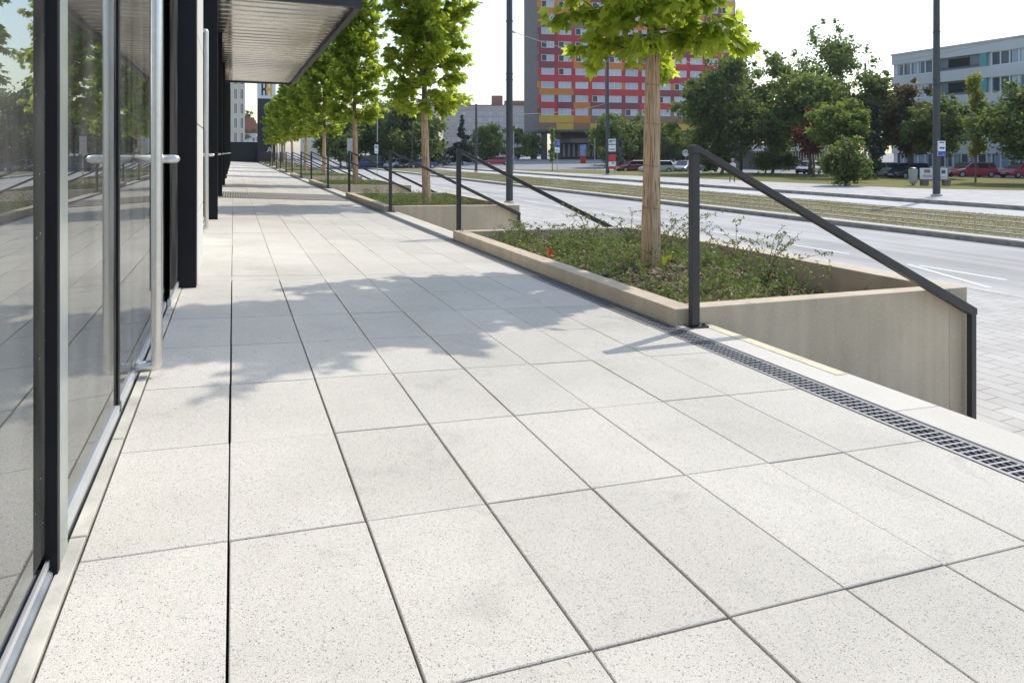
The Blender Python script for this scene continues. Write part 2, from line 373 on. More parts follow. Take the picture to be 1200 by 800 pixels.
# open ground: flat near, rising gently towards the tower and the town behind
gx = np.concatenate([np.linspace(-900, -60, 12), np.linspace(-40, 260, 46), np.linspace(300, 1500, 12)])
gy = np.concatenate([np.linspace(-500, -30, 8), np.linspace(-10, 320, 48), np.linspace(360, 2500, 14)])
GX, GY = np.meshgrid(gx, gy)
def ground_z(x, y):
    d = x * SA + y * CA
    t = np.clip((d - 95) / 60.0, 0, 1)
    return -0.03 + 0.95 * t * t * (3 - 2 * t)
GZ = ground_z(GX, GY)
V = np.stack([GX.ravel(), GY.ravel(), GZ.ravel()], 1)
ny, nx = GX.shape
idx = np.arange(nx * ny).reshape(ny, nx)
Fq = np.stack([idx[:-1,:-1].ravel(), idx[:-1,1:].ravel(), idx[1:,1:].ravel(), idx[1:,:-1].ravel()], 1)
o = fast_mesh('ground', V, 0, Fq, M['asphalt_far'], smooth=True); tag(o, kind='structure')

flat('sidewalk', 5.0, 11.75, -12, 130, 0.06, M['block'])
b = MB(); b.box(11.75, 12.0, -12, 130, -0.02, 0.068); tag(b.build('kerb', M['kerb'], bevel=.01), kind='structure')
flat('road', 12.0, 18.55, -30, 160, 0.0, M['asphalt'])
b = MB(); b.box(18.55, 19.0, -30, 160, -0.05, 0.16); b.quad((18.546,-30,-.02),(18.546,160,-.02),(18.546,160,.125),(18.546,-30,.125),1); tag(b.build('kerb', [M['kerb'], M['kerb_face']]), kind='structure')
flat('tram_track_bed', 19.0, 26.1, -30, 160, 0.12, M['track_grass'])
for x in (20.15, 21.59, 23.55, 24.99):
    b = MB(); b.box(x - .035, x + .035, -30, 160, 0.09, 0.150); b.box(x - .19, x - .037, -30, 160, .1, .1235, 1); b.box(x + .037, x + .19, -30, 160, .1, .1235, 1)
    tag(b.build('tram_rail', [M['rail_steel'], M['ballast']]), kind='structure')
flat('road', 26.1, 30.05, -30, 160, 0.03, mat('pale tram lane', (.54,.52,.49), .95, spec=.12, var=.1, scale=30, var2=.12, scale2=.4))
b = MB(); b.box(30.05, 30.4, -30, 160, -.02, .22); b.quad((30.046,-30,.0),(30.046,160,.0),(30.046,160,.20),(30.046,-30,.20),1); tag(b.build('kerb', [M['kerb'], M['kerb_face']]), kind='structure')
sheet('tram_platform', [(30.4,-30),(62,-30),(45.5,24),(39.5,30.5),(37.4,48),(33.8,70),(32.5,90),(30.4,90)], 0.17, M['block_far'])
g = sheet('grass', [(62,-30),(76,-10),(71,20),(63,42),(54,66),(41,84),(33,90),(33.75,70),(37.35,48),(39.45,30.5),(45.45,24)], 0.13, M['lawn'], kind='stuff')
tag(g, 'dry yellowish lawn under the trees across the tram road', 'grass')
b = MB()
for y0 in np.arange(-6, 70, 3.6): b.box(13.47, 13.59, y0 + .2, y0 + 2.0, -.01, .005)
b.box(12.05, 12.17, -12, 130, -.01, .0045)
b.add([(12.4,8.2,.0047),(12.52,8.2,.0047),(13.5,10.6,.0047),(13.38,10.6,.0047)],[(0,1,2,3)])
tag(b.build('road_markings', M['paint']), kind='structure')

# weeds between the rails
def blades(n, xs, ys, z0, hmin, hmax, wd, lean=.5):
    x = rng.uniform(*xs, n); y = rng.uniform(*ys, n)
    a = rng.uniform(0, 2 * np.pi, n); h = rng.uniform(hmin, hmax, n); l = rng.uniform(0, lean, n) * h
    b_ = rng.uniform(0, 2 * np.pi, n)
    p0 = np.stack([x - np.cos(a) * wd, y - np.sin(a) * wd, np.full(n, z0)], 1)
    p1 = np.stack([x + np.cos(a) * wd, y + np.sin(a) * wd, np.full(n, z0)], 1)
    p2 = np.stack([x + np.cos(b_) * l, y + np.sin(b_) * l, z0 + h], 1)
    V = np.stack([p0, p1, p2], 1).reshape(-1, 3)
    return V, np.arange(3 * n).reshape(n, 3)
n = 90000
V, Fi = blades(n, (19.05, 26.05), (8, 75), .115, .015, .085, .010, 1.1)
# leave gaps over the rails, clump by a cheap noise
cx_ = V[::3, 0]; cy_ = V[::3, 1]
blob = rng.uniform([19, 8], [26, 75], (300, 2)); br = rng.uniform(.25, 1.3, 300)
clump = np.zeros(n)
for (bx_, by_), rr_ in zip(blob, br): clump = np.maximum(clump, 1 - np.hypot(cx_ - bx_, (cy_ - by_) * .6) / rr_)
keep = (clump + rng.normal(0, .25, n) > .22) | (rng.uniform(0, 1, n) < .10)
for x in (20.15, 21.59, 23.55, 24.99): keep &= (np.abs(cx_ - x) > .05 + .17 * np.abs(np.sin(cy_ * 1.3 + x) * np.sin(cy_ * .37)))
kV = V.reshape(-1, 3, 3)[keep].reshape(-1, 3)
o = fast_mesh('track_grass', kV, 3, np.arange(len(kV)).reshape(-1, 3), M['blade'])
tag(o, 'short dry weeds and grass growing between the tram rails', 'grass', kind='stuff')

# ------------------------------------------------------------------ terrace
b = MB()
b.prism([(-6, 0), (2.985, 0), (2.985, TZ(2.985) - .075), (-6, TZ(-6) - .06)], -3, 92)
tag(b.build('terrace_base', M['joint']), kind='structure')
XE = [-.345, -.012, .341, .694, 1.047, 1.40, 1.753, 2.106, 2.528]
def slab(bm_, x0, x1, y0, y1, dz, t=.003):
    ch = .0022; zl = .05
    P = lambda x, y, d: (x, y, TZ(x) + d + dz)
    v = [P(x0,y0,-zl),P(x1,y0,-zl),P(x1,y1,-zl),P(x0,y1,-zl),
         P(x0,y0,-ch),P(x1,y0,-ch),P(x1,y1,-ch),P(x0,y1,-ch),
         P(x0+ch,y0+ch,0),P(x1-ch,y0+ch,0),P(x1-ch,y1-ch,0),P(x0+ch,y1-ch,0)]
    bm_.add(v, [(0,1,5,4),(1,2,6,5),(2,3,7,6),(3,0,4,7),(4,5,9,8),(5,6,10,9),(6,7,11,10),(7,4,8,11),(8,9,10,11)])
b = MB()
ye = [1.275 + .65 * k for k in range(-5, 8)] + [6.05]
while ye[-1] < 90: ye.append(ye[-1] + .65)
for j in range(len(ye) - 1):
    if 16.6 < (ye[j] + ye[j+1]) / 2 < 19.2: continue
    nojoint = abs(ye[j] - 5.825) < .01
    for i in range(len(XE) - 1):
        gxl = .0064 if i in (1, 2) else (.0055 if i in (3, 4) else .0035)
        gxr = .0064 if i in (0, 1) else (.0055 if i in (2, 3) else .0035)
        if nojoint or ye[j] > 6: gxl *= .55; gxr *= .55
        if nojoint: gxl = gxr = .0006
        gy_ = .0052 if ye[j] < 6 else .0022
        q = random.gauss(0, .0008)
        slab(b, XE[i] + gxl/2*1.0 + random.gauss(0,.0006), XE[i+1] - gxr/2*1.0 + random.gauss(0,.0006), ye[j] + gy_/2*1.0 + random.gauss(0,.0005), ye[j+1] - gy_/2 + random.gauss(0,.0005), q)
tag(b.build('terrace_paving', M['slab'], recalc=False), kind='structure')
# ribbed entrance strip across the terrace
b = MB()
for x in np.arange(-.33, 2.5, .055): 
    b.add([(x,16.62,TZ(x)-.02),(x+.037,16.62,TZ(x)-.02),(x+.037,19.18,TZ(x)-.02),(x,19.18,TZ(x)-.02),(x,16.62,TZ(x)),(x+.037,16.62,TZ(x)),(x+.037,19.18,TZ(x)),(x,19.18,TZ(x))],[(4,5,6,7),(0,1,5,4),(1,2,6,5),(2,3,7,6),(3,0,4,7)])
tag(b.build('entrance_grating', mat('grey entrance ribs', (.30,.28,.25), .6, .2, var=.1)), kind='structure')
# threshold stones along the shop front
b = MB()
for j in range(len(ye) - 1):
    slab(b, -.385, -.349, ye[j] + .004 + .12, ye[j+1] - .002 + .12, random.gauss(.004, .0012))
tag(b.build('threshold_stones', M['threshold'], recalc=False), kind='structure')
# pale edge stones beyond the drain, along the stair heads
PY0, PER, PLEN = 3.84, 9.5, 5.0
NPL = 9
planters = [PY0 + PER * k for k in range(NPL)]
b = MB()
gaps = [(-3.0, PY0)] + [(p + PLEN, p + PER) for p in planters]
for (y0, y1) in gaps:
    y = y0
    while y < y1 - .01:
        e = min(y + 1.3, y1); slab(b, 2.712, 2.99, y + .002, e - .002, .004); y = e
tag(b.build('terrace_edge', M['edge_stone'], recalc=False), kind='structure')
b = MB()
for (y0, y1) in gaps:
    x0, x1 = 2.875, 2.982
    b.quad((x0, y0 + .12, TZ(x0)+.0062), (x1, y0 + .12, TZ(x1)+.0062), (x1, y1 - .15, TZ(x1)+.0062), (x0, y1 - .15, TZ(x0)+.0062))
b2 = MB()
for (y0, y1) in gaps:
    if y0 < 0: y0 = y1 - 1.45
    x0, x1 = 2.895, 2.975
    b2.quad((x0, y0 + .3, TZ(x0)+.0064), (x1, y0 + .3, TZ(x1)+.0064), (x1, y1 - .02, TZ(x1)+.0064), (x0, y1 - .02, TZ(x0)+.0064))
tag(b2.build('yellow_edge_marking', M['yellow_paint']), kind='structure')

# ------------------------------------------------------------------ drain
dr = empty('drain_channel', (2.62, 0, TZ(2.62)))
tag(dr, 'narrow galvanised drain channel with square mesh grates along the terrace edge', 'drain')
dsl = math.atan(.0535)
b = MB()
for (x0, x1, h) in ((-.083, -.072, .0), (.070, .081, .0)): b.box(x0, x1, -3, 88, -.06, .0)
b.box(-.09, -.002, -3, 88, -.085, -.075); b.box(-.002, .086, -3, 88, -.085, -.0752)
fr_ = b.build('channel_frame', M['galv'], dr); fr_.rotation_euler = (0, dsl, 0)
b = MB()
for x in (-.0665, -.036, 0, .036, .0665):
    wv = .009 if abs(x) > .05 else .0035
    b.box(x - wv/2, x + wv/2, 0, .996, -.025, -.001)
for k in range(28):
    y = .0185 + k * .0355
    b.box(-.0615, -.0385, y - .005, y + .005, -.024, -.0014)
    for xa in (-.0335, .0025): b.box(xa, xa + .031, y - .005, y + .005, -.024, -.0014)
    b.box(.0385, .0615, y - .005, y + .005, -.024, -.0014)
gr = b.build('grate', M['galv'], dr); gr.rotation_euler = (0, dsl, 0); gr.location = (0, -1, 0)
for k in range(0, 60):
    c = gr.copy(); COL.objects.link(c); c.parent = dr; c.location = (0, k, 0)

# ------------------------------------------------------------------ planters
ORD = ['nearest', 'second', 'third', 'fourth', 'fifth', 'sixth', 'seventh', 'eighth', 'ninth']
def ordn(k, noun): return ('nearest ' + noun) if k == 0 else (ORD[k] + ' ' + noun + ' from the front')
ptz = lambda x: 1.365 - .021 * (x - 2.7)
def planter_parts():
    root = empty('planter', (0, 0, 0))
    b = MB()
    X0, X1, L = 2.715, 5.55, PLEN
    def wall(x0, x1, y0, y1, zb):
        b.add([(x0,y0,zb),(x1,y0,zb),(x1,y1,zb),(x0,y1,zb),(x0,y0,ptz(x0)),(x1,y0,ptz(x1)),(x1,y1,ptz(x1)),(x0,y1,ptz(x0))],
              [(0,3,2,1),(4,5,6,7),(0,1,5,4),(1,2,6,5),(2,3,7,6),(3,0,4,7)])
    wall(X0, X0 + .17, 0, L, TZ(X0) - .05)          # kerb on the terrace side
    wall(X0 + .1725, X1 - .2125, 0, .14, -.05)
    wall(X0 + .1725, X1 - .2125, L - .14, L, -.05)
    b.build('wall', M['planter'], root, bevel=.006)
    b = MB(); 
    b.add([(X1-.21,0,-.05),(X1,0,-.05),(X1,L,-.05),(X1-.21,L,-.05),(X1-.21,0,ptz(X1-.21)),(X1,0,ptz(X1)),(X1,L,ptz(X1)),(X1-.21,L,ptz(X1-.21))],
              [(0,3,2,1),(4,5,6,7),(0,1,5,4),(1,2,6,5),(2,3,7,6),(3,0,4,7)])
    b.build('street_wall', M['planter'], root, bevel=.006)
    # soil surface, mounded
    nx_, ny_ = 26, 44
    xs = np.linspace(X0 + .16, X1 - .2, nx_); ys = np.linspace(.13, L - .13, ny_)
    XX, YY = np.meshgrid(xs, ys)
    ZZ = 1.19 + .05 * np.exp(-((XX-3.9)**2 + (YY-2.2)**2)) - .12 * np.clip((XX - 4.6) / .8, 0, 1) - .26 * np.clip((XX - 4.0) / .9, 0, 1) * np.clip((1.75 - YY) / 1.1, 0, 1) + rng.normal(0, .012, XX.shape)
    idx = np.arange(nx_ * ny_).reshape(ny_, nx_)
    Fq = np.stack([idx[:-1,:-1].ravel(), idx[:-1,1:].ravel(), idx[1:,1:].ravel(), idx[1:,:-1].ravel()], 1)
    fast_mesh('soil', np.stack([XX.ravel(), YY.ravel(), ZZ.ravel()], 1), 4, Fq, M['soil'], root, smooth=True)
    return root
def soil_z(x, y): return 1.19 + .05 * np.exp(-((x-3.9)**2 + (y-2.2)**2)) - .12 * np.clip((x - 4.6) / .8, 0, 1) - .26 * np.clip((x - 4.0) / .9, 0, 1) * np.clip((1.75 - y) / 1.1, 0, 1)
proto = planter_parts()
PL = []
for k, y in enumerate(planters):
    o = proto if k == 0 else copy_tree(proto)
    o.location = (0, y, 0)
    tag(o, 'pale concrete planter box beside the terrace, ' + ordn(k, 'in the row'), 'planter', 'concrete planters between the stairs')

# planting: low trailing shrub mass (stuff), shared mesh per planter
def sprigs(n, seed, xr, yr, hmax=.22, leaf=.016, per=12, lmin=.15, lmax=.45):
    r = np.random.default_rng(seed)
    Vs = []; Fs = []; base = 0
    for i in range(n):
        x = r.uniform(*xr); y = r.uniform(*yr)
        if x > 4.35 and y < 1.25 and r.uniform() < .88: continue
        if math.sin(x*3.1 + 1.3*math.sin(y*2.2)) * math.sin(y*2.6 + x) < -.25 and r.uniform() < .6: continue
        z = float(soil_z(x, y)) - .01
        a = r.uniform(0, 2*np.pi); L = r.uniform(lmin, lmax); el = r.uniform(.2, 1.15)
        d = np.array([np.cos(a)*np.cos(el), np.sin(a)*np.cos(el), np.sin(el)])
        t = np.linspace(.08, 1, per)
        P = np.array([x, y, z]) + d * (t[:, None] * L) + np.stack([0*t, 0*t, -.45 * L * t**2 * np.cos(el)], 1)
        P += r.normal(0, .006, P.shape)
        for s in (-1, 1):
            ax = r.normal(0, 1, (per, 3)); ax /= np.linalg.norm(ax, axis=1)[:, None]
            sd = np.cross(ax, r.normal(0, 1, (per, 3))); sd /= np.linalg.norm(sd, axis=1)[:, None]
            ll = leaf * r.uniform(.7, 1.5, (per, 1))
            q = np.stack([P, P + ax*ll + sd*ll*.42, P + ax*ll*2, P + ax*ll - sd*ll*.42], 1)
            Vs.append(q.reshape(-1, 3)); Fs.append(np.arange(base, base + 4*per).reshape(-1, 4)); base += 4*per
    return np.concatenate(Vs), np.concatenate(Fs)
M['cover_leaf'] = leaf_mat('small evergreen leaves', (.07,.10,.03), (.21,.25,.09), (.28,.36,.08), .38, .45)
V, Fi = sprigs(1500, 3, (2.92, 5.3), (.2, PLEN - .2))
qc = V.reshape(-1, 4, 3).mean(1)
ok_ = ((qc[:, 0] > 2.9) & (qc[:, 0] < 5.32) & (qc[:, 1] > .17) & (qc[:, 1] < PLEN - .17)) | (qc[:, 2] > 1.385)
V = V.reshape(-1, 4, 3)[ok_].reshape(-1, 3); Fi = np.arange(len(V)).reshape(-1, 4)
cov0 = fast_mesh('groundcover', V, 4, Fi, M['cover_leaf'])
r = np.random.default_rng(5)
n = 5200
cx_ = r.uniform(2.9, 5.3, n); cy_ = r.uniform(.17, PLEN - .17, n)
a = r.normal(0, 1, (n, 3)); a[:, 2] *= .35; a /= np.linalg.norm(a, axis=1)[:, None]
s_ = np.cross(a, r.normal(0, 1, (n, 3)) * [.3, .3, 1]); s_ /= np.linalg.norm(s_, axis=1)[:, None]
P = np.stack([cx_, cy_, soil_z(cx_, cy_) + r.uniform(.0, .03, n)], 1); ll = r.uniform(.012, .04, (n, 1))
q = np.stack([P - a*ll - s_*ll*.4, P + a*ll - s_*ll*.4, P + a*ll + s_*ll*.4, P - a*ll + s_*ll*.4], 1).reshape(-1, 3)
mul0 = fast_mesh('mulch', q, 4, np.arange(4*n).reshape(n, 4), M['chip'])
for k, y in enumerate(planters):
    c = cov0 if k == 0 else cov0.copy()
    if k: COL.objects.link(c)
    c.location = (0, y, 0); tag(c, 'low trailing green groundcover in the planter, ' + ordn(k, 'planting'), 'groundcover', 'groundcover in the planters', 'stuff')
    if k < 3:
        c = mul0 if k == 0 else mul0.copy()
        if k: COL.objects.link(c)
        c.location = (0, y, 0); tag(c, 'brown bark mulch and dry leaves on the soil, ' + ordn(k, 'planter'), 'mulch', 'mulch in the planters', 'stuff')

# individual cotoneasters with long arching stems
M['stem'] = mat('reddish brown stem', (.12,.075,.05), .8)
def shrub(x, y, h, ns, seed, spread=.6):
    r = np.random.default_rng(seed)
    z = float(soil_z(x, ((y - PY0) % PER)))
    root = empty('cotoneaster', (x, y, z))
    b = MB(); LV = []; LF = []; base = 0
    for i in range(ns):
        a = r.uniform(0, 2*np.pi); L = h * r.uniform(.55, 1.35); el = r.uniform(.75, 1.35)
        d = np.array([np.cos(a)*np.cos(el), np.sin(a)*np.cos(el), np.sin(el)])
        t = np.linspace(0, 1, 9)
        P = d * (t[:, None]*L) + np.stack([np.cos(a)*t**2*L*spread*.5, np.sin(a)*t**2*L*spread*.5, -.28*L*t**3], 1) + r.normal(0, .008, (9,3))*t[:,None]
        b.tube(P, list(.0045*(1-.75*t)), 4, caps=False)
        paths = [P]
        for q in range(3):
            k0 = r.integers(3, 8); dd = r.normal(0, 1, 3); dd[2] = abs(dd[2])*.5; dd /= np.linalg.norm(dd)
            Q = P[k0] + dd * (np.linspace(0, 1, 6)[:, None]*L*.28) ; b.tube(Q, list(.002*(1-.6*np.linspace(0,1,6))), 3, caps=False); paths.append(Q)
        for Q in paths:
            m_ = 30 if len(Q) == 9 else 12
            tt = r.uniform(.1, 1, m_) * (len(Q)-1); i0 = np.minimum(tt.astype(int), len(Q)-2); fr = (tt - i0)[:, None]
            PP = Q[i0]*(1-fr) + Q[i0+1]*fr
            ax = r.normal(0, 1, (m_,3)); ax /= np.linalg.norm(ax, axis=1)[:,None]
            sd = np.cross(ax, r.normal(0,1,(m_,3))); sd /= np.linalg.norm(sd, axis=1)[:,None]
            ll = .013*r.uniform(.7,1.5,(m_,1))
            LV.append(np.stack([PP, PP+ax*ll+sd*ll*.5, PP+ax*ll*2, PP+ax*ll-sd*ll*.5],1).reshape(-1,3)); LF.append(np.arange(base, base+4*m_).reshape(-1,4)); base += 4*m_
    b.build('stems', M['stem'], root)
    fast_mesh('leaves', np.concatenate(LV), 4, np.concatenate(LF), M['cover_leaf'], root)
    return root
SHR = [(4.75,5.25,.62,10,'beside the dark corner post, right of the tree trunk'),(5.15,4.45,.48,6,'standing alone at the bare inner corner of the planter wall'),
       (4.95,5.9,.60,9,'near the street wall of the planter, behind the handrail'),(4.7,7.0,.62,9,'left of the wrapped trunk by the street wall'),
       (4.3,7.9,.60,9,'in the back corner of the planter by the far rail'),(3.6,8.35,.55,8,'at the far end of the planter, nearest the second stair'),
       (3.6,7.2,.42,8,'in the middle of the planter near the orange leaf'),(5.0,8.1,.55,8,'at the street wall under the sloping far rail'),
       (4.55,4.75,.46,9,'sprawling near the front wall, largest dark clump'),(4.5,6.45,.5,8,'close behind the wrapped trunk')]
for i, (x, y, h, ns, t) in enumerate(SHR):
    o = shrub(x, y, h, ns, 40 + i); tag(o, 'thin arching cotoneaster shrub ' + t, 'shrub', 'cotoneasters in the nearest planter')
SHR2 = [(3.4,14.2,.4,6,'leaning at the kerb corner of the second planter'),(5.0,14.6,.45,6,'by the street corner of the second planter'),(3.3,17.6,.4,6,'at the far kerb of the second planter')]
for i, (x, y, h, ns, t) in enumerate(SHR2):
    o = shrub(x, y, h, ns, 60 + i); tag(o, 'small cotoneaster shrub ' + t, 'shrub', 'cotoneasters in the second planter')

# small coloured bits in the nearest planter
b = MB()
b.quad((-.028,0,.0),(.028,.004,-.002),(.03,.01,.075),(-.025,.006,.08)); b.quad((.02,.002,.03),(.085,.0,.06),(.08,-.012,.105),(.022,.0,.085))
o = b.build('plant_tag', mat('yellow plastic', (.75,.72,.04), .5)); o.location = (4.06, 5.93, 1.26); sol = o.modifiers.new('s','SOLIDIFY'); sol.thickness = .002
tag(o, 'bright yellow plastic tag at the foot of the wrapped trunk', 'plant tag')
b = MB()
b.add([(0,0,.01),(.04,.02,.03),(.05,.0,.075),(.01,-.01,.095),(-.035,.01,.08),(-.03,.015,.03),(.075,-.015,.0),(.05,-.03,.012)],[(0,1,2),(0,2,3),(0,3,4),(0,4,5),(0,6,1),(0,7,6)])
o = b.build('dry_leaf', mat('orange dry leaf', (.62,.10,.03), .7)); o.location = (2.96, 6.35, 1.34); sol = o.modifiers.new('s','SOLIDIFY'); sol.thickness = .002
tag(o, 'curled orange-red leaf lying behind the planter kerb', 'leaf')

# ------------------------------------------------------------------ stairs and railings
def stairs():
    b = MB(); n = 7; x0 = 2.99; tread = .34; z0 = TZ(2.99); rise = (z0 - .06) / n
    prof = [(x0 + .003, -.05), (x0 + .003, z0 - rise)]
    z = z0 - rise; x = x0
    for k in range(n - 1):
        x += tread; prof.append((x, z)); z -= rise; prof.append((x, z))
    prof.append((prof[-1][0], -.05)); prof = prof[:-2] + [(prof[-1][0], -.05)]
    return b, prof
for k, (y0, y1) in enumerate(gaps[:6]):
    b, prof = stairs(); b.prism(prof, y0 + .006, y1 - .006)
    o = b.build('staircase', M['step'], bevel=.006)
    tag(o, 'short pale concrete stair down to the sidewalk, ' + ordn(k, 'stair'), 'stairs', 'stairs between the planters')

def railing():
    root = empty('stair_railing', (0, 0, 0))
    xt, xb = 2.815, 5.50; zt = H + .03; zb = H - 1.27
    b = MB(); b.box(xt - .03, xt + .03, -.022, .022, TZ(xt) + .016, zt - .036); b.build('post', M['steel_dark'], root, bevel=.003)
    b = MB(); b.box(xb - .02, xb + .035, -.022, .022, .07, zb - .03); b.build('post', M['steel_dark'], root, bevel=.003)
    b = MB()
    sl_ = (zb - zt) / (xb - xt); hh = .036
    b.prism([(xt-.03, zt-.034), (xt-.03, zt+.016), (xt+.0, zt+.022), (xb+.035, zb+.022+.035*sl_*0), (xb+.035, zb-.028), (xb-.02, zb-.03), (xt+.03, zt-.034)], -.03, .03)
    b.build('handrail', M['steel_dark'], root, bevel=.003)
    b = MB(); b.box(xt - .05, xt + .085, -.045, .045, TZ(xt) + .004, TZ(xt) + .014); b.tube([(xt + .062, -.02, TZ(xt) + .014), (xt + .062, -.02, TZ(xt) + .03)], .011, 6); 
    b.build('base_plate', M['steel_dark'], root)
    b = MB(); b.box(xb - .05, xb + .07, -.045, .045, .062, .072); b.build('base_plate', M['steel_dark'], root)
    return root
rp = railing(); first = True
for k, y in enumerate(planters):
    for side in (0, 1):
        o = rp if first else copy_tree(rp); first = False
        o.location = (0, y - .065, 0) if side == 0 else (0, y + PLEN + .065, 0)
        tag(o, 'dark steel stair handrail on the %s side of the %s' % (('near', 'far')[side], ordn(k, 'planter')), 'railing', 'stair railings')

# ------------------------------------------------------------------ shop building
GXP = -.404
sb = empty('shop_building', (0, 0, 0))
tag(sb, 'modern shop front with mirror-like glass doors and black columns along the terrace', 'building')
ZB = lambda x: TZ(x)
TOPG = H + 2.5
def pane(y0, y1, x=GXP, z0=None, z1=TOPG, name='window'):
    z0 = TZ(x) + .06 if z0 is None else z0
    b = MB(); b.quad((x, y0, z0), (x, y1, z0), (x, y1, z1), (x, y0, z1))
    return b.build(name, M['glass'], sb)
# first bay: fixed glazing with a metal sill
p = pane(-2.0, 1.90, -.402)
b = MB(); b.prism([(-.60, TZ(0)-.2), (-.385, TZ(0)-.2), (-.387, TZ(0) + .030), (-.4005, TZ(0) + .042), (-.60, TZ(0) + .042)], -2.0, 1.905); b.build('sill', M['sill'], p, bevel=.002)
b = MB(); b.box(-.4012, -.394, -2.0, 1.90, TZ(0)+.044, TZ(0) + .060); b.build('glazing_bead', M['alu'], p)
b = MB(); b.box(-.60, -.4295, 1.905, 2.0, TZ(0) - .1, TOPG + .4); b.build('frame', mat('dusty black frame', (.015,.015,.018), .45, var=.3, scale=30, spec=.25), p)
b = MB(); b.box(-.4285, -.378, 1.88, 1.905, TZ(0) - .02, TOPG + .4); b.box(-.4285, -.3845, 1.905, 2.012, TZ(0) - .02, TOPG + .4); b.build('column', M['frame'], sb, bevel=.0015)
b = MB(); b.box(-.3843, -.3805, 1.906, 2.0, TZ(0) + .012, TOPG + .39); b.build('glass_edge', mat('glass edge with painted reflection', (.27,.30,.275), .2, var=.12, scale=8), sb)  # pale tone of this strip paints a light reflection into the glass edge

def handle(parent, y, x=-.312, zb=None, zt=2.5 + 1.42, lever=True):
    b = MB(); r_ = .024
    zb = TZ(x) + .05 if zb is None else zb
    pts = [(GXP + .005, y, zb), (x - .016, y, zb)] 
    n_ = 6
    for k in range(1, n_ + 1):
        t = math.pi/2 * k / n_; pts.append((x - .016 + .016*math.sin(t), y, zb + .016*(1 - math.cos(t))))
    pts.append((x, y, zt - .016))
    for k in range(1, n_ + 1):
        t = math.pi/2 * k / n_; pts.append((x - .016*(1-math.cos(t)), y, zt - .016 + .016*math.sin(t)))
    pts.append((GXP + .005, y, zt))
    b.tube(pts, r_, 16)
    b.build('handle', M['stainless'], parent, smooth=True)
    if lever:
        b = MB(); z = H - .028
        b.tube([(GXP + .004, y + .03, z), (x + .07, y + .03, z), (x + .082, y + .03, z), (x + .09, y + .03, z)], [.0185, .0185, .015, .006], 14)
        b.build('lever', M['stainless'], parent, smooth=True)
def door(y0, y1, hy=None, **kw):
    d = pane(y0 + .004, y1 - .004, GXP, TZ(GXP) + .03, TOPG, 'door')
    b = MB(); b.box(GXP - .012, GXP + .012, y0 + .006, y1 - .006, TZ(GXP) + .008, TZ(GXP) + .042); b.build('bottom_rail', M['alu'], d)
    if hy: handle(d, hy, **kw)
    return d
door(2.02, 2.93); d2 = door(2.97, 4.85, 3.40)
b = MB(); b.box(GXP - .02, GXP + .008, 2.93, 2.97, TZ(GXP) + .03, TOPG); b.build('seal', M['frame'], d2)
p = pane(4.86, 5.54, -.372)
b = MB(); b.box(-.387, -.366, 4.86, 5.54, TZ(GXP) - .02, TZ(GXP) + .05); b.build('sill', M['alu'], p)
b = MB(); b.box(-.60, -.395, 2.02, 5.54, TZ(-.4) - .04, TZ(-.4) + .004); b.build('threshold', M['sill'], sb)
colY = [5.55, 11.1, 17.0, 22.8, 28.6, 34.4, 40.2, 46, 51.8, 57.6, 63.4, 69.2]
for i, y in enumerate(colY):
    b = MB(); b.box(-.60, -.252 if i == 0 else (-.215 if i == 1 else -.235), y, y + .16, TZ(0) - .02, TOPG + 3.4); b.build('column', M['frame'], sb, bevel=.004)
    yn = colY[i + 1] if i + 1 < len(colY) else y + 5.8
    # pale cladding wall then a pair of doors
    b = MB(); z = TZ(0) - .02; x = -.266
    hs_ = [0, .55, 1.25, 1.95, 2.65, 3.35, 4.05]
    for q in range(len(hs_) - 1): b.box(-.60, x, y + .162, y + 1.62, z + hs_[q] + .006, z + hs_[q+1] - .006)
    b.build('cladding_panel', M['cladding'] if i != 3 else mat('brown poster panel', (.16,.09,.065), .6), sb)
    b = MB(); b.box(-.60, x - .012, y + .164, y + 1.61, z, z + 4.1); b.build('cladding_backing', M['frame'], sb)
    door(y + 1.66, y + 3.55); door(y + 3.56, yn - .02, y + 3.8 if i else 9.42, x=-.31)
# wall above the glass
b = MB(); b.box(-.62, -.36, -2, 75, TOPG + .402, H + 6.5); b.build('upper_wall', M['frame'], sb)
# dark interior room
b = MB(); b.box(-6.2, -6.0, -2, 76, .9, TOPG + .6); b.box(-6.0, -.62, 75.0, 75.2, .9, TOPG + .6); b.box(-6.0, -.62, -2.2, -2.0, .9, TOPG + .6)
b.build('interior_wall', M['interior'], sb)
b = MB(); b.box(-6.0, -.62, -2, 75, TOPG + .38, TOPG + .40); b.build('interior_ceiling', mat('shop ceiling', (.16,.16,.16), .8), sb)
b = MB(); b.box(-6.0, -.60, -2, 75, 1.36, TZ(-.5) - .002); b.build('interior_floor', M['interior_floor'], sb)
# corrugated canopy
cz = H + 2.72; CY0, CY1, CX0, CX1 = 12.75, 28.3, -.36, 2.17
nw = 34; per_ = 20; N_ = nw * per_ + 1
ys = np.linspace(CY0 + .1, CY1, N_); ph = np.linspace(0, nw * 2*np.pi, N_)
fph = np.abs((ph / (2*np.pi)) % 1.0 - .5) * 2
zz = cz + .085 * np.clip((fph - .70) / .16, 0, 1) 
xsn = np.linspace(CX0, CX1 - .1, 8)
VV = np.array([(x, y, z - .004*(x)) for y, z in zip(ys, zz) for x in xsn])
idx = np.arange(N_ * 8).reshape(N_, 8)
Fq = np.stack([idx[:-1,:-1].ravel(), idx[:-1,1:].ravel(), idx[1:,1:].ravel(), idx[1:,:-1].ravel()], 1)
cano = fast_mesh('canopy', VV, 4, Fq, M['soffit'], sb)
sm = cano.modifiers.new('s', 'SOLIDIFY'); sm.thickness = .02; sm.offset = 1
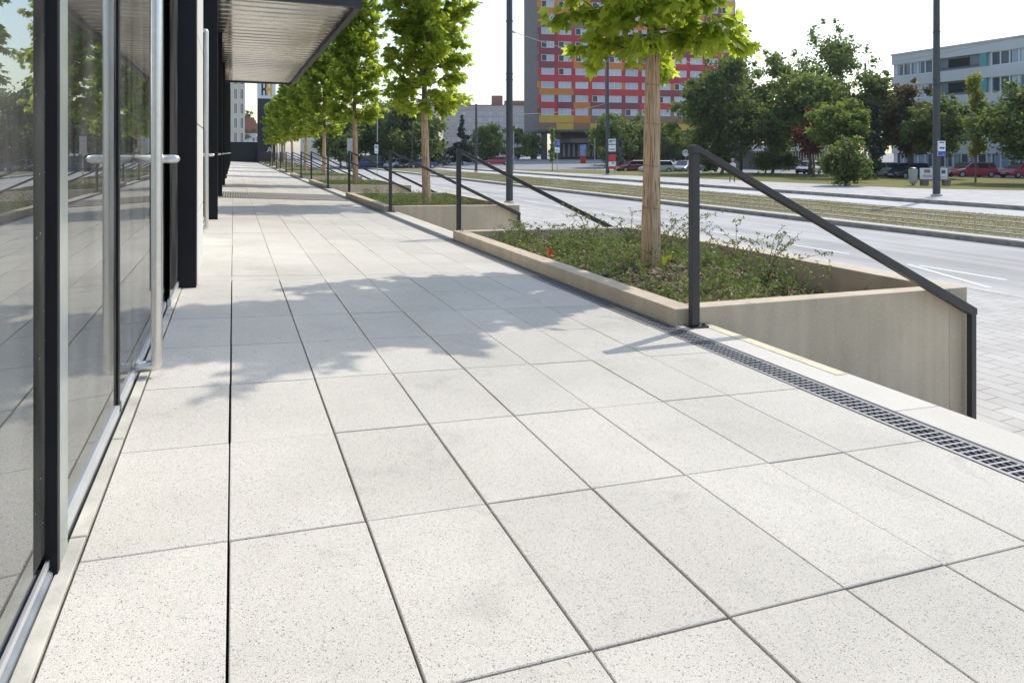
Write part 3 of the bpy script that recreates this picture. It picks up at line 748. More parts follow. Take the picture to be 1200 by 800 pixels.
b = MB(); b.box(CX0, CX1 + .02, CY0, CY0 + .1, cz - .06, cz + .62); b.box(CX1 - .09, CX1 + .02, CY0 + .1, CY1, cz - .07, cz + .42)
b.box(CX0, CX1 + .02, CY1, CY1 + .06, cz - .06, cz + .42); b.box(CX0, CX1 - .095, CY0 + .105, CY1 - .01, cz + .25, cz + .40)
b.build('fascia', mat('dark canopy edge', (.035,.036,.045), .45, var=.1), cano)
# security camera under the wall edge
sc_ = empty('security_camera', (-.22, 12.2, H + 2.6)); tag(sc_, 'small dark security camera on a bracket under the canopy edge', 'camera')
b = MB(); b.tube([(-.14,.3,.2),(-.05,.1,.12),(.02,0,0.02)], .025, 8); b.build('bracket', M['frame'], sc_)
b = MB(); b.tube([(.0,.02,.02),(.16,-.14,-.10)], .07, 12); b.build('body', mat('camera housing', (.06,.05,.05), .5), sc_, bevel=.01)

# ------------------------------------------------------------------ planter trees (young planes)
M['plane_leaf'] = leaf_mat('plane tree leaf', (.075,.14,.024), (.20,.28,.05), (.74,.85,.085), .60, .40)
M['bark'] = mat('grey brown bark', (.16,.12,.085), .9, var=.35, scale=14, bump=.8, bscale=30)
def reed_mat():
    m, nt, p = new_mat('reed mat wrap'); L = nt.links.new
    p.inputs['Roughness'].default_value = .75
    tc = N(nt, 'ShaderNodeTexCoord'); mp = N(nt, 'ShaderNodeMapping'); mp.inputs['Scale'].default_value = (1, 1, .035); L(tc.outputs['Object'], mp.inputs[0])
    a = N(nt, 'ShaderNodeTexNoise'); a.inputs['Scale'].default_value = 95; a.inputs['Detail'].default_value = 3; L(mp.outputs[0], a.inputs['Vector'])
    c = N(nt, 'ShaderNodeValToRGB'); e = c.color_ramp.elements
    e[0].position = .30; e[0].color = (.20,.11,.06,1); e[1].position = .66; e[1].color = (.62,.44,.28,1)
    x = e.new(.45); x.color = (.47,.31,.19,1); x = e.new(.54); x.color = (.60,.43,.27,1)
    L(a.outputs['Fac'], c.inputs[0])
    n2 = N(nt, 'ShaderNodeTexNoise'); n2.inputs['Scale'].default_value = 5; L(tc.outputs['Object'], n2.inputs['Vector'])
    r = N(nt, 'ShaderNodeMapRange'); r.inputs[3].default_value = .75; r.inputs[4].default_value = 1.2; L(n2.outputs['Fac'], r.inputs[0])
    mm = N(nt, 'ShaderNodeMixRGB', blend_type='MULTIPLY'); mm.inputs[0].default_value = 1; L(c.outputs[0], mm.inputs[1]); L(r.outputs[0], mm.inputs[2])
    L(mm.outputs[0], p.inputs['Base Color'])
    b = N(nt, 'ShaderNodeBump'); b.inputs['Strength'].default_value = .7; b.inputs['Distance'].default_value = .006; L(a.outputs['Fac'], b.inputs['Height']); L(b.outputs[0], p.inputs['Normal'])
    return m
M['reed'] = reed_mat()
LEAF2D = np.array([(0,0),(.27,.02),(.50,.22),(.30,.32),(.46,.66),(.17,.60),(0,1.0),(-.17,.60),(-.46,.66),(-.30,.32),(-.50,.22),(-.27,.02),(0,.38)])
def leaf_cloud(P, D, S, seed):
    """plane leaves: base points P, pointing directions D, sizes S"""
    r = np.random.default_rng(seed); n = len(P)
    D = D / np.linalg.norm(D, axis=1)[:, None]
    nrm = r.normal(0, .55, (n, 3)) + np.array([0, 0, 1.0]); nrm -= D * (nrm * D).sum(1)[:, None]
    nrm /= np.linalg.norm(nrm, axis=1)[:, None]
    sd = np.cross(D, nrm)
    u = LEAF2D[:, 1]; v = LEAF2D[:, 0]
    fold = r.uniform(-.1, .5, (n, 1)); droop = r.uniform(.0, .45, (n, 1))
    zz = -fold * np.abs(v)[None] * .7 - droop * u[None]**2
    V = P[:, None] + S[:, None, None] * (u[None, :, None] * D[:, None] + v[None, :, None] * sd[:, None] + zz[:, :, None] * nrm[:, None])
    k = len(LEAF2D)
    tri = np.array([(12, i, (i + 1) % 12) for i in range(12)])
    Fi = (np.arange(n)[:, None, None] * k + tri[None]).reshape(-1, 3)
    return V.reshape(-1, 3), Fi
def plane_tree(seed=11, rf=1.0, htop=6.6):
    r = np.random.default_rng(seed)
    root = empty('plane_tree', (0, 0, 0))
    zc0, zc1 = 2.05, htop          # crown extent above the soil
    b = MB()
    pts = [(0,0,-.1),(.018,0,.6),(.039,.01,1.3),(.058,.01,1.95),(.065,.0,2.6),(.03,.02,3.8),(.0,.02,min(5.0,htop-1.0)),(.01,0,htop-.4)]
    b.tube(pts, [.085,.08,.075,.07,.058,.042,.026,.01], 10)
    Ps = []; Ds = []; Ss = []
    nb = 125
    for i in range(nb):
        t = i / nb
        z = zc0 + .12 + (zc1 - zc0 - .6) * t + r.uniform(-.08, .08)
        a = i * 2.39996 + r.normal(0, .25)
        prof = (.90 + .32 * math.sin(min(1, t * 1.9 + .12) * math.pi * .5)) * (1.0 if t < .62 else math.sqrt(max(.06, 1 - ((t - .62) / .42) ** 2)))
        L = rf * prof * r.uniform(.72, 1.08)
        el = .42 + .45 * t + r.normal(0, .30)
        if t < .12: el = r.uniform(-.05, .3)
        d = np.array([math.cos(a)*math.cos(el), math.sin(a)*math.cos(el), math.sin(el)])
        tt = np.linspace(0, 1, 7)[:, None]
        Q = np.array([.03, .01, z]) + d * tt * L + np.array([0, 0, 1]) * (.10 * tt**2 - .16 * tt**3) * L
        b.tube([tuple(q) for q in Q], list(.016 * (1 - .8 * np.linspace(0,1,7))), 5, caps=False)
        subs = [Q]
        for q in range(3):
            k0 = r.integers(2, 6); dd = d + r.normal(0, .75, 3); dd /= np.linalg.norm(dd)
            S = Q[k0] + dd * np.linspace(0, 1, 5)[:, None] * L * r.uniform(.25, .45)
            b.tube([tuple(q_) for q_ in S], list(.006 * (1 - .7*np.linspace(0,1,5))), 4, caps=False); subs.append(S)
        for j, Q_ in enumerate(subs):
            m = int((50 if j == 0 else 27) * L * r.uniform(.7, 1.15))
            lo = .30 if j == 0 else .15
            tq = (lo + (1 - lo) * r.uniform(0, 1, m) ** .8) * (len(Q_) - 1)
            i0 = np.minimum(tq.astype(int), len(Q_) - 2); fr = (tq - i0)[:, None]
            PP = Q_[i0] * (1 - fr) + Q_[i0 + 1] * fr
            out = r.normal(0, 1, (m, 3)); out[:, 2] *= .5; out /= np.linalg.norm(out, axis=1)[:, None]
            out = out * .8 + d * .55
            PP = PP + out * r.uniform(.03, .10, (m, 1))
            dv = out + np.array([0, 0, -.55]) + r.normal(0, .25, (m, 3))
            Ps.append(PP); Ds.append(dv); Ss.append(r.uniform(.075, .165, m))
    b.build('trunk', M['bark'], root, smooth=True)
    V, Fi = leaf_cloud(np.concatenate(Ps), np.concatenate(Ds), np.concatenate(Ss), seed + 1)
    fast_mesh('crown', V, 3, Fi, M['plane_leaf'], root)
    # reed mat around the trunk
    b = MB(); n = 72; hs = np.linspace(-.05, 2.26, 9); vs = []; fs = []
    rad = .098 + r.normal(0, .0030, n); topz = 2.28 + r.normal(0, .03, n)
    for j, h in enumerate(hs):
        tp = 1 - .26 * max(0, h) / 2.0 + .02 * math.sin(h * 5)
        for k in range(n):
            a = 2*math.pi*k/n; rr = rad[k] * tp + r.normal(0, .0006)
            vs.append((rr*math.cos(a) + .03*h, rr*math.sin(a) + .004*h, h if j < 8 else topz[k]))
    for j in range(8):
        for k in range(n): fs.append((j*n+k, j*n+(k+1)%n, (j+1)*n+(k+1)%n, (j+1)*n+k))
    b.add(vs, fs)
    wr = b.build('trunk_wrap', M['reed'], root)
    b = MB()
    for h in (.18, .62, 1.05, 1.48, 1.88):
        tp = (1 - .26*h/2.0) * .1015
        ring = [(tp*math.cos(t) + .03*h, tp*math.sin(t) + .004*h, h + .01*math.sin(t)) for t in np.linspace(0, 2*math.pi, 33)]
        b.tube(ring, .0022, 5, caps=False)
    b.build('wire_tie', mat('rusty tie wire', (.10,.07,.05), .6, .5), wr)
    return root
TY = [6.05, 14.9, 24.5, 33.6, 42.8, 52.2, 61.6, 71.0, 80.4]
pt1 = plane_tree(11, .82, 5.9); pt2 = plane_tree(23, .93)
pt3 = plane_tree(37, .93, 6.7)
for k, y in enumerate(TY):
    o = (pt1, pt2, pt3)[k] if k < 3 else copy_tree((pt3, pt2)[k % 2])
    o.location = (3.97, y, 1.22); o.rotation_euler = (0, 0, (0.5, 2.2, 4.0, 1.2, 5.1, 2.9, .3, 3.6, 1.9)[k])
    s = (1, 1.0, 1.04, 1.0, .98, 1.03, 1, .97, 1)[k]; o.scale = (s, s, s)
    tag(o, 'young plane tree with straw wrapped trunk in the ' + ordn(k, 'planter'), 'tree', 'plane trees in the planters')

# ------------------------------------------------------------------ street trees and bushes
LM = {}
def lm(name, dark, light, trans, tf=.35):
    LM[name] = leaf_mat(name, dark, light, trans, tf, .55)
lm('deep', (.05,.08,.026), (.135,.175,.06), (.24,.32,.055), .45)
lm('mid', (.065,.105,.03), (.175,.23,.07), (.33,.43,.07), .45)
lm('light', (.06,.10,.025), (.16,.20,.06), (.28,.36,.07), .42)
lm('bright', (.07,.12,.025), (.17,.22,.05), (.32,.42,.06), .45)
lm('yellow', (.12,.14,.025), (.26,.26,.05), (.45,.46,.06), .45)
lm('brown', (.05,.045,.018), (.16,.125,.045), (.2,.16,.04))
lm('red', (.10,.03,.015), (.26,.09,.035), (.3,.1,.04))
lm('spruce', (.018,.035,.02), (.05,.075,.045), (.04,.07,.03), .15)
lm('blue', (.06,.085,.085), (.14,.18,.17), (.06,.09,.08), .15)
def crown_mesh(r, clumps, n, size, bias=.55):
    """leaf faces gathered round clump centres (x,y,z,rx,rz)"""
    C = np.array(clumps); wts = C[:, 3]**2; wts = wts / wts.sum()
    k = r.choice(len(C), n, p=wts)
    d = r.normal(0, 1, (n, 3)); d /= np.linalg.norm(d, axis=1)[:, None]
    rad = r.uniform(0, 1, n) ** bias * (1 + .22 * r.normal(0, 1, n))
    P = C[k, :3] + d * rad[:, None] * np.stack([C[k, 3], C[k, 3], C[k, 4]], 1)
    a = r.normal(0, 1, (n, 3)) + d * .3; a[:, 2] -= .3; a /= np.linalg.norm(a, axis=1)[:, None]
    b_ = np.cross(a, r.normal(0, 1, (n, 3))); b_ /= np.linalg.norm(b_, axis=1)[:, None]
    s = size * r.uniform(.55, 1.3, (n, 1))
    q = np.stack([P - a*s, P + b_*s*.55 + a*s*.1, P + a*s, P - b_*s*.55 + a*s*.1], 1)
    return q.reshape(-1, 3), np.arange(4*n).reshape(n, 4)
def tree(label, px, depth, wpx, ytop, ybot, leaf='mid', n=5000, size=.22, trunk=True, nclump=26, kind='round', group='trees across the street', name='tree', cat='tree', z0=None, seed=None, tr=.16, lean=0.0, open_=0.0):
    x, y = at(px, depth); z0 = float(ground_z(x, y)) + (.13 if 30.4 < x < 66 and depth < 95 else 0) if z0 is None else z0
    S = depth / F_PX
    if group == 'trees across the street' and kind == 'round': wpx *= 1.22; n = int(n * 1.7); ybot += 1; nclump = int(nclump * 1.25)
    w2 = wpx * S / 2; zt = H + (179 - ytop) * S - z0; zb = max(.05, H + (179 - ybot) * S - z0)
    r = np.random.default_rng(int(px * 7 + depth) if seed is None else seed)
    root = empty(name, (x, y, z0)); tag(root, label, cat, group)
    hh = zt - zb; cl = []; b = MB()
    fork = zb + .12 * hh
    if trunk:
        b.tube([(0,0,-.1), (.05*w2,0,zb*.5), (lean*w2*.3, .03*w2, fork), (lean*w2*.6, 0, zb + .5*hh), (lean*w2, 0, zb + .85*hh)], [tr*1.25, tr, tr*.85, tr*.5, tr*.12], 8)
    for i in range(nclump):
        if kind == 'cone':
            t = r.uniform(0, 1) ** 1.2; rr = w2 * (1 - t) * .8 + .05; a = r.uniform(0, 2*math.pi); q = rr * r.uniform(.25, .85)
            c = (q*math.cos(a), q*math.sin(a), zb + hh * (.04 + .94*t), max(.22, w2*.36*(1-t)+.12), hh*.045+.12)
        elif kind == 'column':
            t = (i + .5) / nclump; rr = w2 * math.sin(math.pi * min(1, t*.9 + .12))**.6; a = r.uniform(0, 2*math.pi); q = rr * r.uniform(.1, .6)
            c = (q*math.cos(a), q*math.sin(a), zb + hh*(.03 + .95*t), w2*.42, hh*.08)
        else:
            while True:
                v = r.uniform(-1, 1, 3)
                if .12 < (v**2).sum() < 1: break
            f = w2 * r.uniform(.24, .46); zc = zb + hh * .5
            sx = 1 - .35 * max(0, v[2]) ** 1.5
            c = (v[0]*(w2 - f*.7)*sx + lean*w2*max(0, v[2]), v[1]*(w2 - f*.7)*sx, zc + v[2]*(hh*.5 - f*.4), f, f*.75)
        cl.append(c)
        if trunk and kind == 'round' and i % 2 == 0:
            m = ((c[0]*.45), c[1]*.45, fork + (c[2]-fork)*.6)
            b.tube([(lean*w2*.3, .03*w2, fork*.98 + .05), m, c[:3]], [tr*.42, tr*.26, tr*.08], 5, caps=False)
    if kind == 'round' and trunk:
        for i in range(26):
            v = r.normal(0, 1, 3); v /= np.linalg.norm(v); f = w2 * r.uniform(.09, .19)
            if v[2] < -.5: v[2] *= -.4
            k_ = r.uniform(.92, 1.16); sx = 1 - .35 * max(0, v[2]) ** 1.5
            cl.append((v[0]*w2*.95*k_*sx + lean*w2*max(0, v[2]), v[1]*w2*.95*k_*sx, zb + hh*.5 + v[2]*hh*.5*k_, f, f*.9))
    if trunk: b.build('trunk', M['bark'], root, smooth=True)
    V, Fi = crown_mesh(r, cl, n, size, .6 if not open_ else .9)
    fast_mesh('crown' if trunk else 'foliage', V, 4, Fi, LM[leaf], root)
    return root
T = tree
# park trees to the right of the tower
T('large dark tree with a ragged leaning top in front of the tower', 845, 74, 92, 62, 190, 'deep', 9000, .24, nclump=30, lean=.25)
T('tall dark spire of foliage rising above the ragged tree beside the tower', 868, 78, 34, 26, 130, 'deep', 2600, .22, nclump=14, kind='column')
T('mid green tree between the ragged dark tree and the tall airy tree', 905, 78, 66, 62, 186, 'mid', 7500, .22, nclump=28)
T('tall airy light green tree with sky showing through its top', 972, 79, 78, 30, 150, 'light', 6200, .20, nclump=34, open_=1)
T('broad dense dark tree under the airy tall tree', 948, 72, 80, 80, 176, 'mid', 8000, .22, nclump=28)
T('bright yellow green tree just above the round bush', 985, 62, 62, 118, 178, 'bright', 5000, .18, nclump=22)
T('small red leaved tree left of the round bush', 953, 66, 36, 128, 184, 'red', 2200, .17, nclump=14, tr=.1)
T('dark green tree right of the airy tall tree', 1024, 70, 58, 84, 180, 'deep', 6500, .22, nclump=26)
T('slim dark spruce standing left of the parked navy car', 1026, 60, 24, 118, 200, 'spruce', 3200, .2, nclump=30, kind='cone', tr=.1)
T('brown tinged tree in front of the left end of the office block', 1068, 66, 54, 92, 186, 'brown', 5200, .19, nclump=26)
T('fresh green rounded tree behind the tram stop pole', 1099, 62, 60, 114, 186, 'light', 6000, .17, nclump=26)
T('slender yellow green young tree standing before the red car', 1143, 53, 33, 88, 184, 'yellow', 2600, .14, nclump=20, kind='column', tr=.06)
T('dark tree cut by the right edge, before the office block', 1214, 50, 112, 96, 190, 'deep', 8000, .19, nclump=30)
T('large round dark green bush on the lawn by the platform', 985, 47, 66, 160, 216, 'deep', 7500, .13, trunk=False, nclump=26, name='bush', cat='bush', group='bushes on the lawn')
T('low hedge bush under the ragged dark tree', 835, 76, 46, 180, 200, 'deep', 2600, .16, trunk=False, nclump=16, name='bush', cat='bush', group='bushes on the lawn')
T('low dark bush right of the mid green trunk', 905, 74, 60, 176, 199, 'deep', 3000, .16, trunk=False, nclump=16, name='bush', cat='bush', group='bushes on the lawn')
T('small light green shrub right of the round bush', 1014, 52, 22, 188, 210, 'bright', 900, .11, trunk=False, nclump=8, name='bush', cat='bush', group='bushes on the lawn')
T('dark clipped bush behind the red car at the office wall', 1140, 71, 44, 186, 208, 'deep', 2600, .15, trunk=False, nclump=14, name='bush', cat='bush', group='bushes on the lawn')
# trees in front of the tower
T('round bright green tree left of the wrapped trunk, before the tower', 716, 108, 48, 132, 190, 'light', 6000, .24, nclump=24)
T('smaller green tree behind the wrapped trunk, before the tower', 752, 112, 44, 134, 190, 'light', 5200, .24, nclump=22)
T('dark shaded tree under the tower podium, behind the parked cars', 738, 118, 60, 154, 194, 'deep', 4200, .26, nclump=18)
T('green tree right of the wrapped trunk before the tower podium', 784, 114, 34, 146, 192, 'light', 3600, .24, nclump=18)
T('small silvery spruce between the ticket signs and the maroon car', 727, 92, 13, 164, 199, 'blue', 1300, .17, nclump=16, kind='cone', tr=.06)
T('thin young staked tree before the tower pillars', 647, 84, 14, 150, 190, 'mid', 700, .16, nclump=9, kind='column', tr=.05)
T('dark hedge tree at the right foot of the tower', 800, 116, 50, 160, 196, 'deep', 3200, .26, nclump=16)
# trees to the left, beyond the tram road
T('tall dark conifer before the grey slab building', 541, 118, 42, 136, 190, 'spruce', 5200, .3, nclump=44, kind='cone', tr=.15)
T('round olive green tree between the conifer and the tram pole', 573, 128, 38, 144, 190, 'mid', 4600, .28, nclump=22)
T('pale tree behind the tram pole before the slab building', 606, 140, 26, 150, 188, 'light', 2400, .3, nclump=14)
T('dark tree left of the tower pillars', 622, 146, 26, 154, 189, 'deep', 2400, .3, nclump=14)
T('bluish small spruce left of the tall conifer', 519, 112, 20, 164, 190, 'blue', 2200, .22, nclump=26, kind='cone', tr=.1)
T('big dark tree between the second and third wrapped trunks', 478, 108, 74, 114, 196, 'deep', 9000, .3, nclump=32)
T('dark tree right of the signpost beyond the road', 437, 112, 60, 118, 194, 'mid', 7500, .3, nclump=28)
T('dark bushy tree partly hidden by the third plane tree', 398, 104, 48, 140, 190, 'deep', 5000, .3, nclump=22)
T('dark narrow conifer beside the second wrapped trunk', 507, 116, 20, 150, 192, 'spruce', 2600, .28, nclump=30, kind='cone', tr=.1)
T('distant green tree behind the dark end wall', 290, 178, 26, 132, 176, 'mid', 2200, .4, nclump=14, group='distant trees')
T('distant tall tree beside the totem', 283, 150, 10, 140, 172, 'light', 900, .3, nclump=8, kind='column', group='distant trees')

# ------------------------------------------------------------------ tower
M['tower_side'] = mat('ribbed grey brown concrete', (.215,.185,.18), .85, var=.12, scale=.6)
PAN = {'red': (.52,.035,.035), 'maroon': (.235,.04,.05), 'orange': (.60,.19,.025), 'brown': (.25,.13,.075), 'yellow': (.58,.36,.04), 'crimson': (.42,.028,.04)}
PM = {k: mat('facade panel ' + k, v, .55, var=.05, scale=.5) for k, v in PAN.items()}
M['win_white'] = mat('white window frame', (.72,.73,.74), .5, var=.03)
def curtain_mat(name, c1, c2):
    m, nt, p = new_mat(name); L = nt.links.new
    geo = N(nt, 'ShaderNodeObjectInfo'); mx = N(nt, 'ShaderNodeMixRGB'); mx.inputs[1].default_value = (*c1, 1); mx.inputs[2].default_value = (*c2, 1)
    L(geo.outputs['Random'], mx.inputs[0]); L(mx.outputs[0], p.inputs['Base Color']); p.inputs['Roughness'].default_value = .12
    return m
M['pane_light'] = curtain_mat('pane over pale curtains', (.36,.42,.50), (.52,.56,.62))
M['pane_dark'] = mat('dark window pane', (.025,.03,.035), .08, var=.2)
M['concrete_dark'] = mat('dark concrete', (.10,.09,.085), .85, var=.2, scale=.5)
tx, ty = at(632, 150); TH = -YAW + R(10)
tw = empty('tower_block', (tx, ty, 0.9), TH)
tag(tw, 'tall tower block with red, orange and maroon panels on concrete pillars', 'building')
LW, LD = 45.9, 16.4; z_u = H + (179 - 152) / F_PX * 150 - .9; ST = 2.93; NB = 12; PITCH = LW / NB
zw0 = H + (179 - 131) / F_PX * 150 - .9      # centre of the lowest window row
NS = 14
ztop = zw0 + ST * NS
b = MB(); b.box(0, LW, .3, LD, z_u, ztop); b.build('wall', M['tower_side'], tw)
b = MB()
for y in np.arange(.35, LD, .8): b.box(-.12, -.002, y, y + .45, z_u + .02, ztop)
b.build('side_fins', M['tower_side'], tw)
pr = random.Random(4)
names = list(PAN); b = MB()
def panel_colour(row):
    if row == 0: ws = [('yellow', 4), ('orange', 3), ('brown', 2)]
    elif row < 3: ws = [('red', 4), ('maroon', 4), ('brown', 1), ('orange', 1)]
    elif row < 7: ws = [('red', 4), ('maroon', 5), ('crimson', 3), ('orange', 1)]
    elif row < 9: ws = [('maroon', 4), ('crimson', 2), ('orange', 3), ('brown', 2)]
    else: ws = [('orange', 5), ('brown', 5), ('yellow', 1), ('maroon', 2)]
    return names.index(pr.choices([w_[0] for w_ in ws], [w_[1] for w_ in ws])[0])
WH = 1.45
prev = [0] * NB
for row in range(NS + 1):
    z0 = (z_u + .02) if row == 0 else zw0 + ST * (row - 1) + WH / 2
    z1 = zw0 + ST * row - WH / 2
    c = panel_colour(row)
    for i in range(NB):
        if pr.random() < .45: c = panel_colour(row)
        if row == 0:
            zm = z0 + (z1 - z0) * .48
            b.box(i*PITCH, (i+1)*PITCH, 0, .29, z0, zm - .12, names.index('brown') if pr.random() < .4 else names.index('yellow'))
            b.box(i*PITCH, (i+1)*PITCH, .02, .29, zm - .12, zm - .02, names.index('brown'))
            b.box(i*PITCH, (i+1)*PITCH, 0, .29, zm, z1, c)
        else: b.box(i*PITCH, (i+1)*PITCH, 0, .29, z0, z1, c)
        if row < NS:
            c2 = panel_colour(row + (1 if row == 0 else 0)) if pr.random() < .3 else c
            if row == 0 and c2 == names.index('yellow'): c2 = names.index('red')
            b.box(i*PITCH - .42, i*PITCH + .42, .03, .29, z1, z1 + WH, c2)
b.build('facade_panels', [PM[k] for k in names], tw)
ww = PITCH - .95
def window_mesh():
    b = MB(); t = .09
    b.box(0, ww, 0, .14, 0, t); b.box(0, ww, 0, .14, WH - t, WH); b.box(0, t, 0, .14, t, WH - t); b.box(ww - t, ww, 0, .14, t, WH - t)
    b.box(ww*.42 - .05, ww*.42 + .05, 0, .14, t, WH - t); b.box(ww*.72 - .03, ww*.72 + .03, .02, .14, t, WH - t)
    return b
b = window_mesh(); wf = b.build('window', M['win_white'], tw)
b = MB(); b.quad((.05,.10,.05),(ww*.42,.10,.05),(ww*.42,.10,WH-.05),(.05,.10,WH-.05), 0); b.quad((ww*.42,.10,.05),(ww-.05,.10,.05),(ww-.05,.10,WH-.05),(ww*.42,.10,WH-.05), 1)
pA = b.build('pane', [M['pane_light'], M['pane_light']], wf)
b.m = [1, 0]; pD = b.build('pane', [M['pane_light'], M['pane_dark']], None)
NVIS = 8
first = True
for row in range(NVIS):
    for i in range(NB):
        f = wf if first else wf.copy()
        if not first: COL.objects.link(f); f.parent = tw
        f.location = (i*PITCH + .475, .04, zw0 + ST*row - WH/2)
        dark = (row in (4, 5) and i < 7 and pr.random() < .6) or pr.random() < .16
        if first: pass
        else:
            c = (pD if dark else pA).copy(); COL.objects.link(c); c.parent = f
        first = False
bpy.data.objects.remove(pD)
b = MB()
for row in range(NVIS, NS):
    for i in range(NB):
        x0 = i*PITCH + .475; z0 = zw0 + ST*row - WH/2
        b.box(x0, x0 + ww, .06, .15, z0, z0 + .09); b.box(x0, x0 + ww, .06, .15, z0 + WH - .09, z0 + WH); 
        for q in (0, .4, 1): b.box(x0 + q*(ww-.09), x0 + q*(ww-.09) + .09, .05, .15, z0 + .09, z0 + WH - .09)
        b.quad((x0,.13,z0),(x0+ww*.42,.13,z0),(x0+ww*.42,.13,z0+WH),(x0,.13,z0+WH), 2 if pr.random() < .5 else 1)
        b.quad((x0+ww*.42,.13,z0),(x0+ww,.13,z0),(x0+ww,.13,z0+WH),(x0+ww*.42,.13,z0+WH), 1)
o = b.build('window', [M['win_white'], M['pane_light'], M['pane_dark']], tw); tag(o, kind='stuff')
for (x, y) in ((1.5, 2.0), (4.2, 2.0), (1.5, 13), (16, 2), (30, 2), (44, 2), (16, 13), (30, 13), (44, 13)):
    b = MB(); b.box(x - .6, x + .6, y - .6, y + .6, -.6, z_u - .005); b.build('pillar', M['concrete_dark'], tw)
b = MB(); b.box(-.4, LW + .3, -.6, LD + .3, z_u - .45, z_u - .008); b.build('underside_slab', M['concrete_dark'], tw)
b = MB(); b.box(6, LW - 1, 5, 14.5, -.5, z_u - .46); b.box(6, 30, -4.0, 5, 3.6, 4.5); b.box(30.01, LW + 2, -3, 5, 3.3, 5.1)
b.build('podium', mat('dark brown podium', (.12,.085,.07), .7, var=.15), tw)
b = MB()
for x in np.arange(6.5, LW - 2, 1.15): b.box(x, x + .5, 4.86, 4.995, .6, 3.4)
b.build('podium_window', mat('bright podium windows', (.42,.43,.42), .2), tw)
b = MB()
for x in np.arange(30.2, LW + 1.8, .7): b.box(x, x + .35, -3.1, -3.005, 1.0 + 2.35, 5.05)
b.build('podium_fins', mat('grey podium fins', (.28,.28,.29), .6), tw)

# ------------------------------------------------------------------ office block on the right (facade on x = 74)
of = empty('office_block', (74.0, 60.5, 0.0))
tag(of, 'long white four storey office block with balconies and teal panels', 'building')
M['office'] = mat('off white render', (.60,.59,.58), .8, var=.06, scale=.3, var2=.08, scale2=.1)
M['teal'] = mat('teal panel', (.12,.33,.33), .6, var=.08)
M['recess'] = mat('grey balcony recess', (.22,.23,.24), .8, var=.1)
OL = 75.0; FZ = [(0.75, 2.3), (6.05, 7.5), (8.75, 10.35), (11.55, 13.0)]
OZ = 14.0
b = MB()
zs = [0] ; 
b.box(.35, 14, -OL, 0, 0, OZ)
b.build('wall', M['office'], of)
b = MB()
prevz = -.1
for (z0, z1) in FZ: b.box(0, .34, -OL, 0, prevz, z0); prevz = z1
b.box(0, .34, -OL, 0, prevz, OZ + .1); b.box(-.12, 14.1, -OL - .1, .1, OZ + .102, OZ + .3)
b.build('parapet_bands', M['office'], of)
def owin(y1, n, z0, z1, wd=.92):
    L_ = n * wd
    b = MB()
    for k in range(n + 1): b.box(.12, .30, y1 - k*wd - .05, y1 - k*wd + .05, z0 + .072, z1 - .072)
    b.box(.12, .30, y1 - L_ - .05, y1 + .05, z0 + .002, z0 + .07); b.box(.12, .30, y1 - L_ - .05, y1 + .05, z1 - .07, z1 - .002)
    f = b.build('window', M['win_white'], of)
    b = MB(); b.quad((.24, y1, z0), (.24, y1 - L_, z0), (.24, y1 - L_, z1), (.24, y1, z1)); 
    b.build('pane', M['pane_office'], f)
def pane_office():
    m, nt, p = new_mat('office panes with blinds'); L = nt.links.new
    tc = N(nt, 'ShaderNodeTexCoord'); mp = N(nt, 'ShaderNodeMapping'); mp.inputs['Scale'].default_value = (0, 1.087, .35); L(tc.outputs['Object'], mp.inputs[0])
    wn = N(nt, 'ShaderNodeTexWhiteNoise'); sn = N(nt, 'ShaderNodeVectorMath', operation='FLOOR'); L(mp.outputs[0], sn.inputs[0]); L(sn.outputs[0], wn.inputs[0])
    cr = N(nt, 'ShaderNodeValToRGB'); cr.color_ramp.interpolation = 'CONSTANT'; e = cr.color_ramp.elements
    e[0].color = (.06,.08,.11,1); e[1].position = .3; e[1].color = (.30,.36,.44,1); x = e.new(.65); x.color = (.48,.52,.56,1); x = e.new(.85); x.color = (.14,.18,.24,1)
    L(wn.outputs[0], cr.inputs[0]); L(cr.outputs[0], p.inputs['Base Color']); p.inputs['Roughness'].default_value = .12
    return m
M['pane_office'] = pane_office()
y = -.6
for rep in range(6):
    for fi, (z0, z1) in enumerate(FZ):
        yy = y
        owin(yy, 5, z0, z1); yy -= 4.75
        if fi:
            b = MB(); b.box(.05, .33, yy - .75, yy, z0 + .001, z1 - .001); b.build('teal_panel', M['teal'], of)
            yy -= .8
            b = MB(); b.box(.345, .349, yy - 4.4, yy, z0, z1); o = b.build('balcony', M['recess'], of)
            owin_y = yy - .8
            b = MB(); b.box(.29, .33, yy - 3.2, yy - .8, z0 + .3, z1 - .2); b.build('balcony_window', M['pane_dark'], o)
            b = MB(); b.box(.05, .10, yy - 4.35, yy - .05, z0 + .28, z0 + .33); b.build('balcony_rail', M['steel_dark'], o)
            yy -= 4.45
            b = MB(); b.box(.05, .33, yy - .75, yy, z0 + .001, z1 - .001); b.build('teal_panel', M['teal'], of)
        else:
            owin(yy - .4, 6, z0, z1)
    y -= 11.2

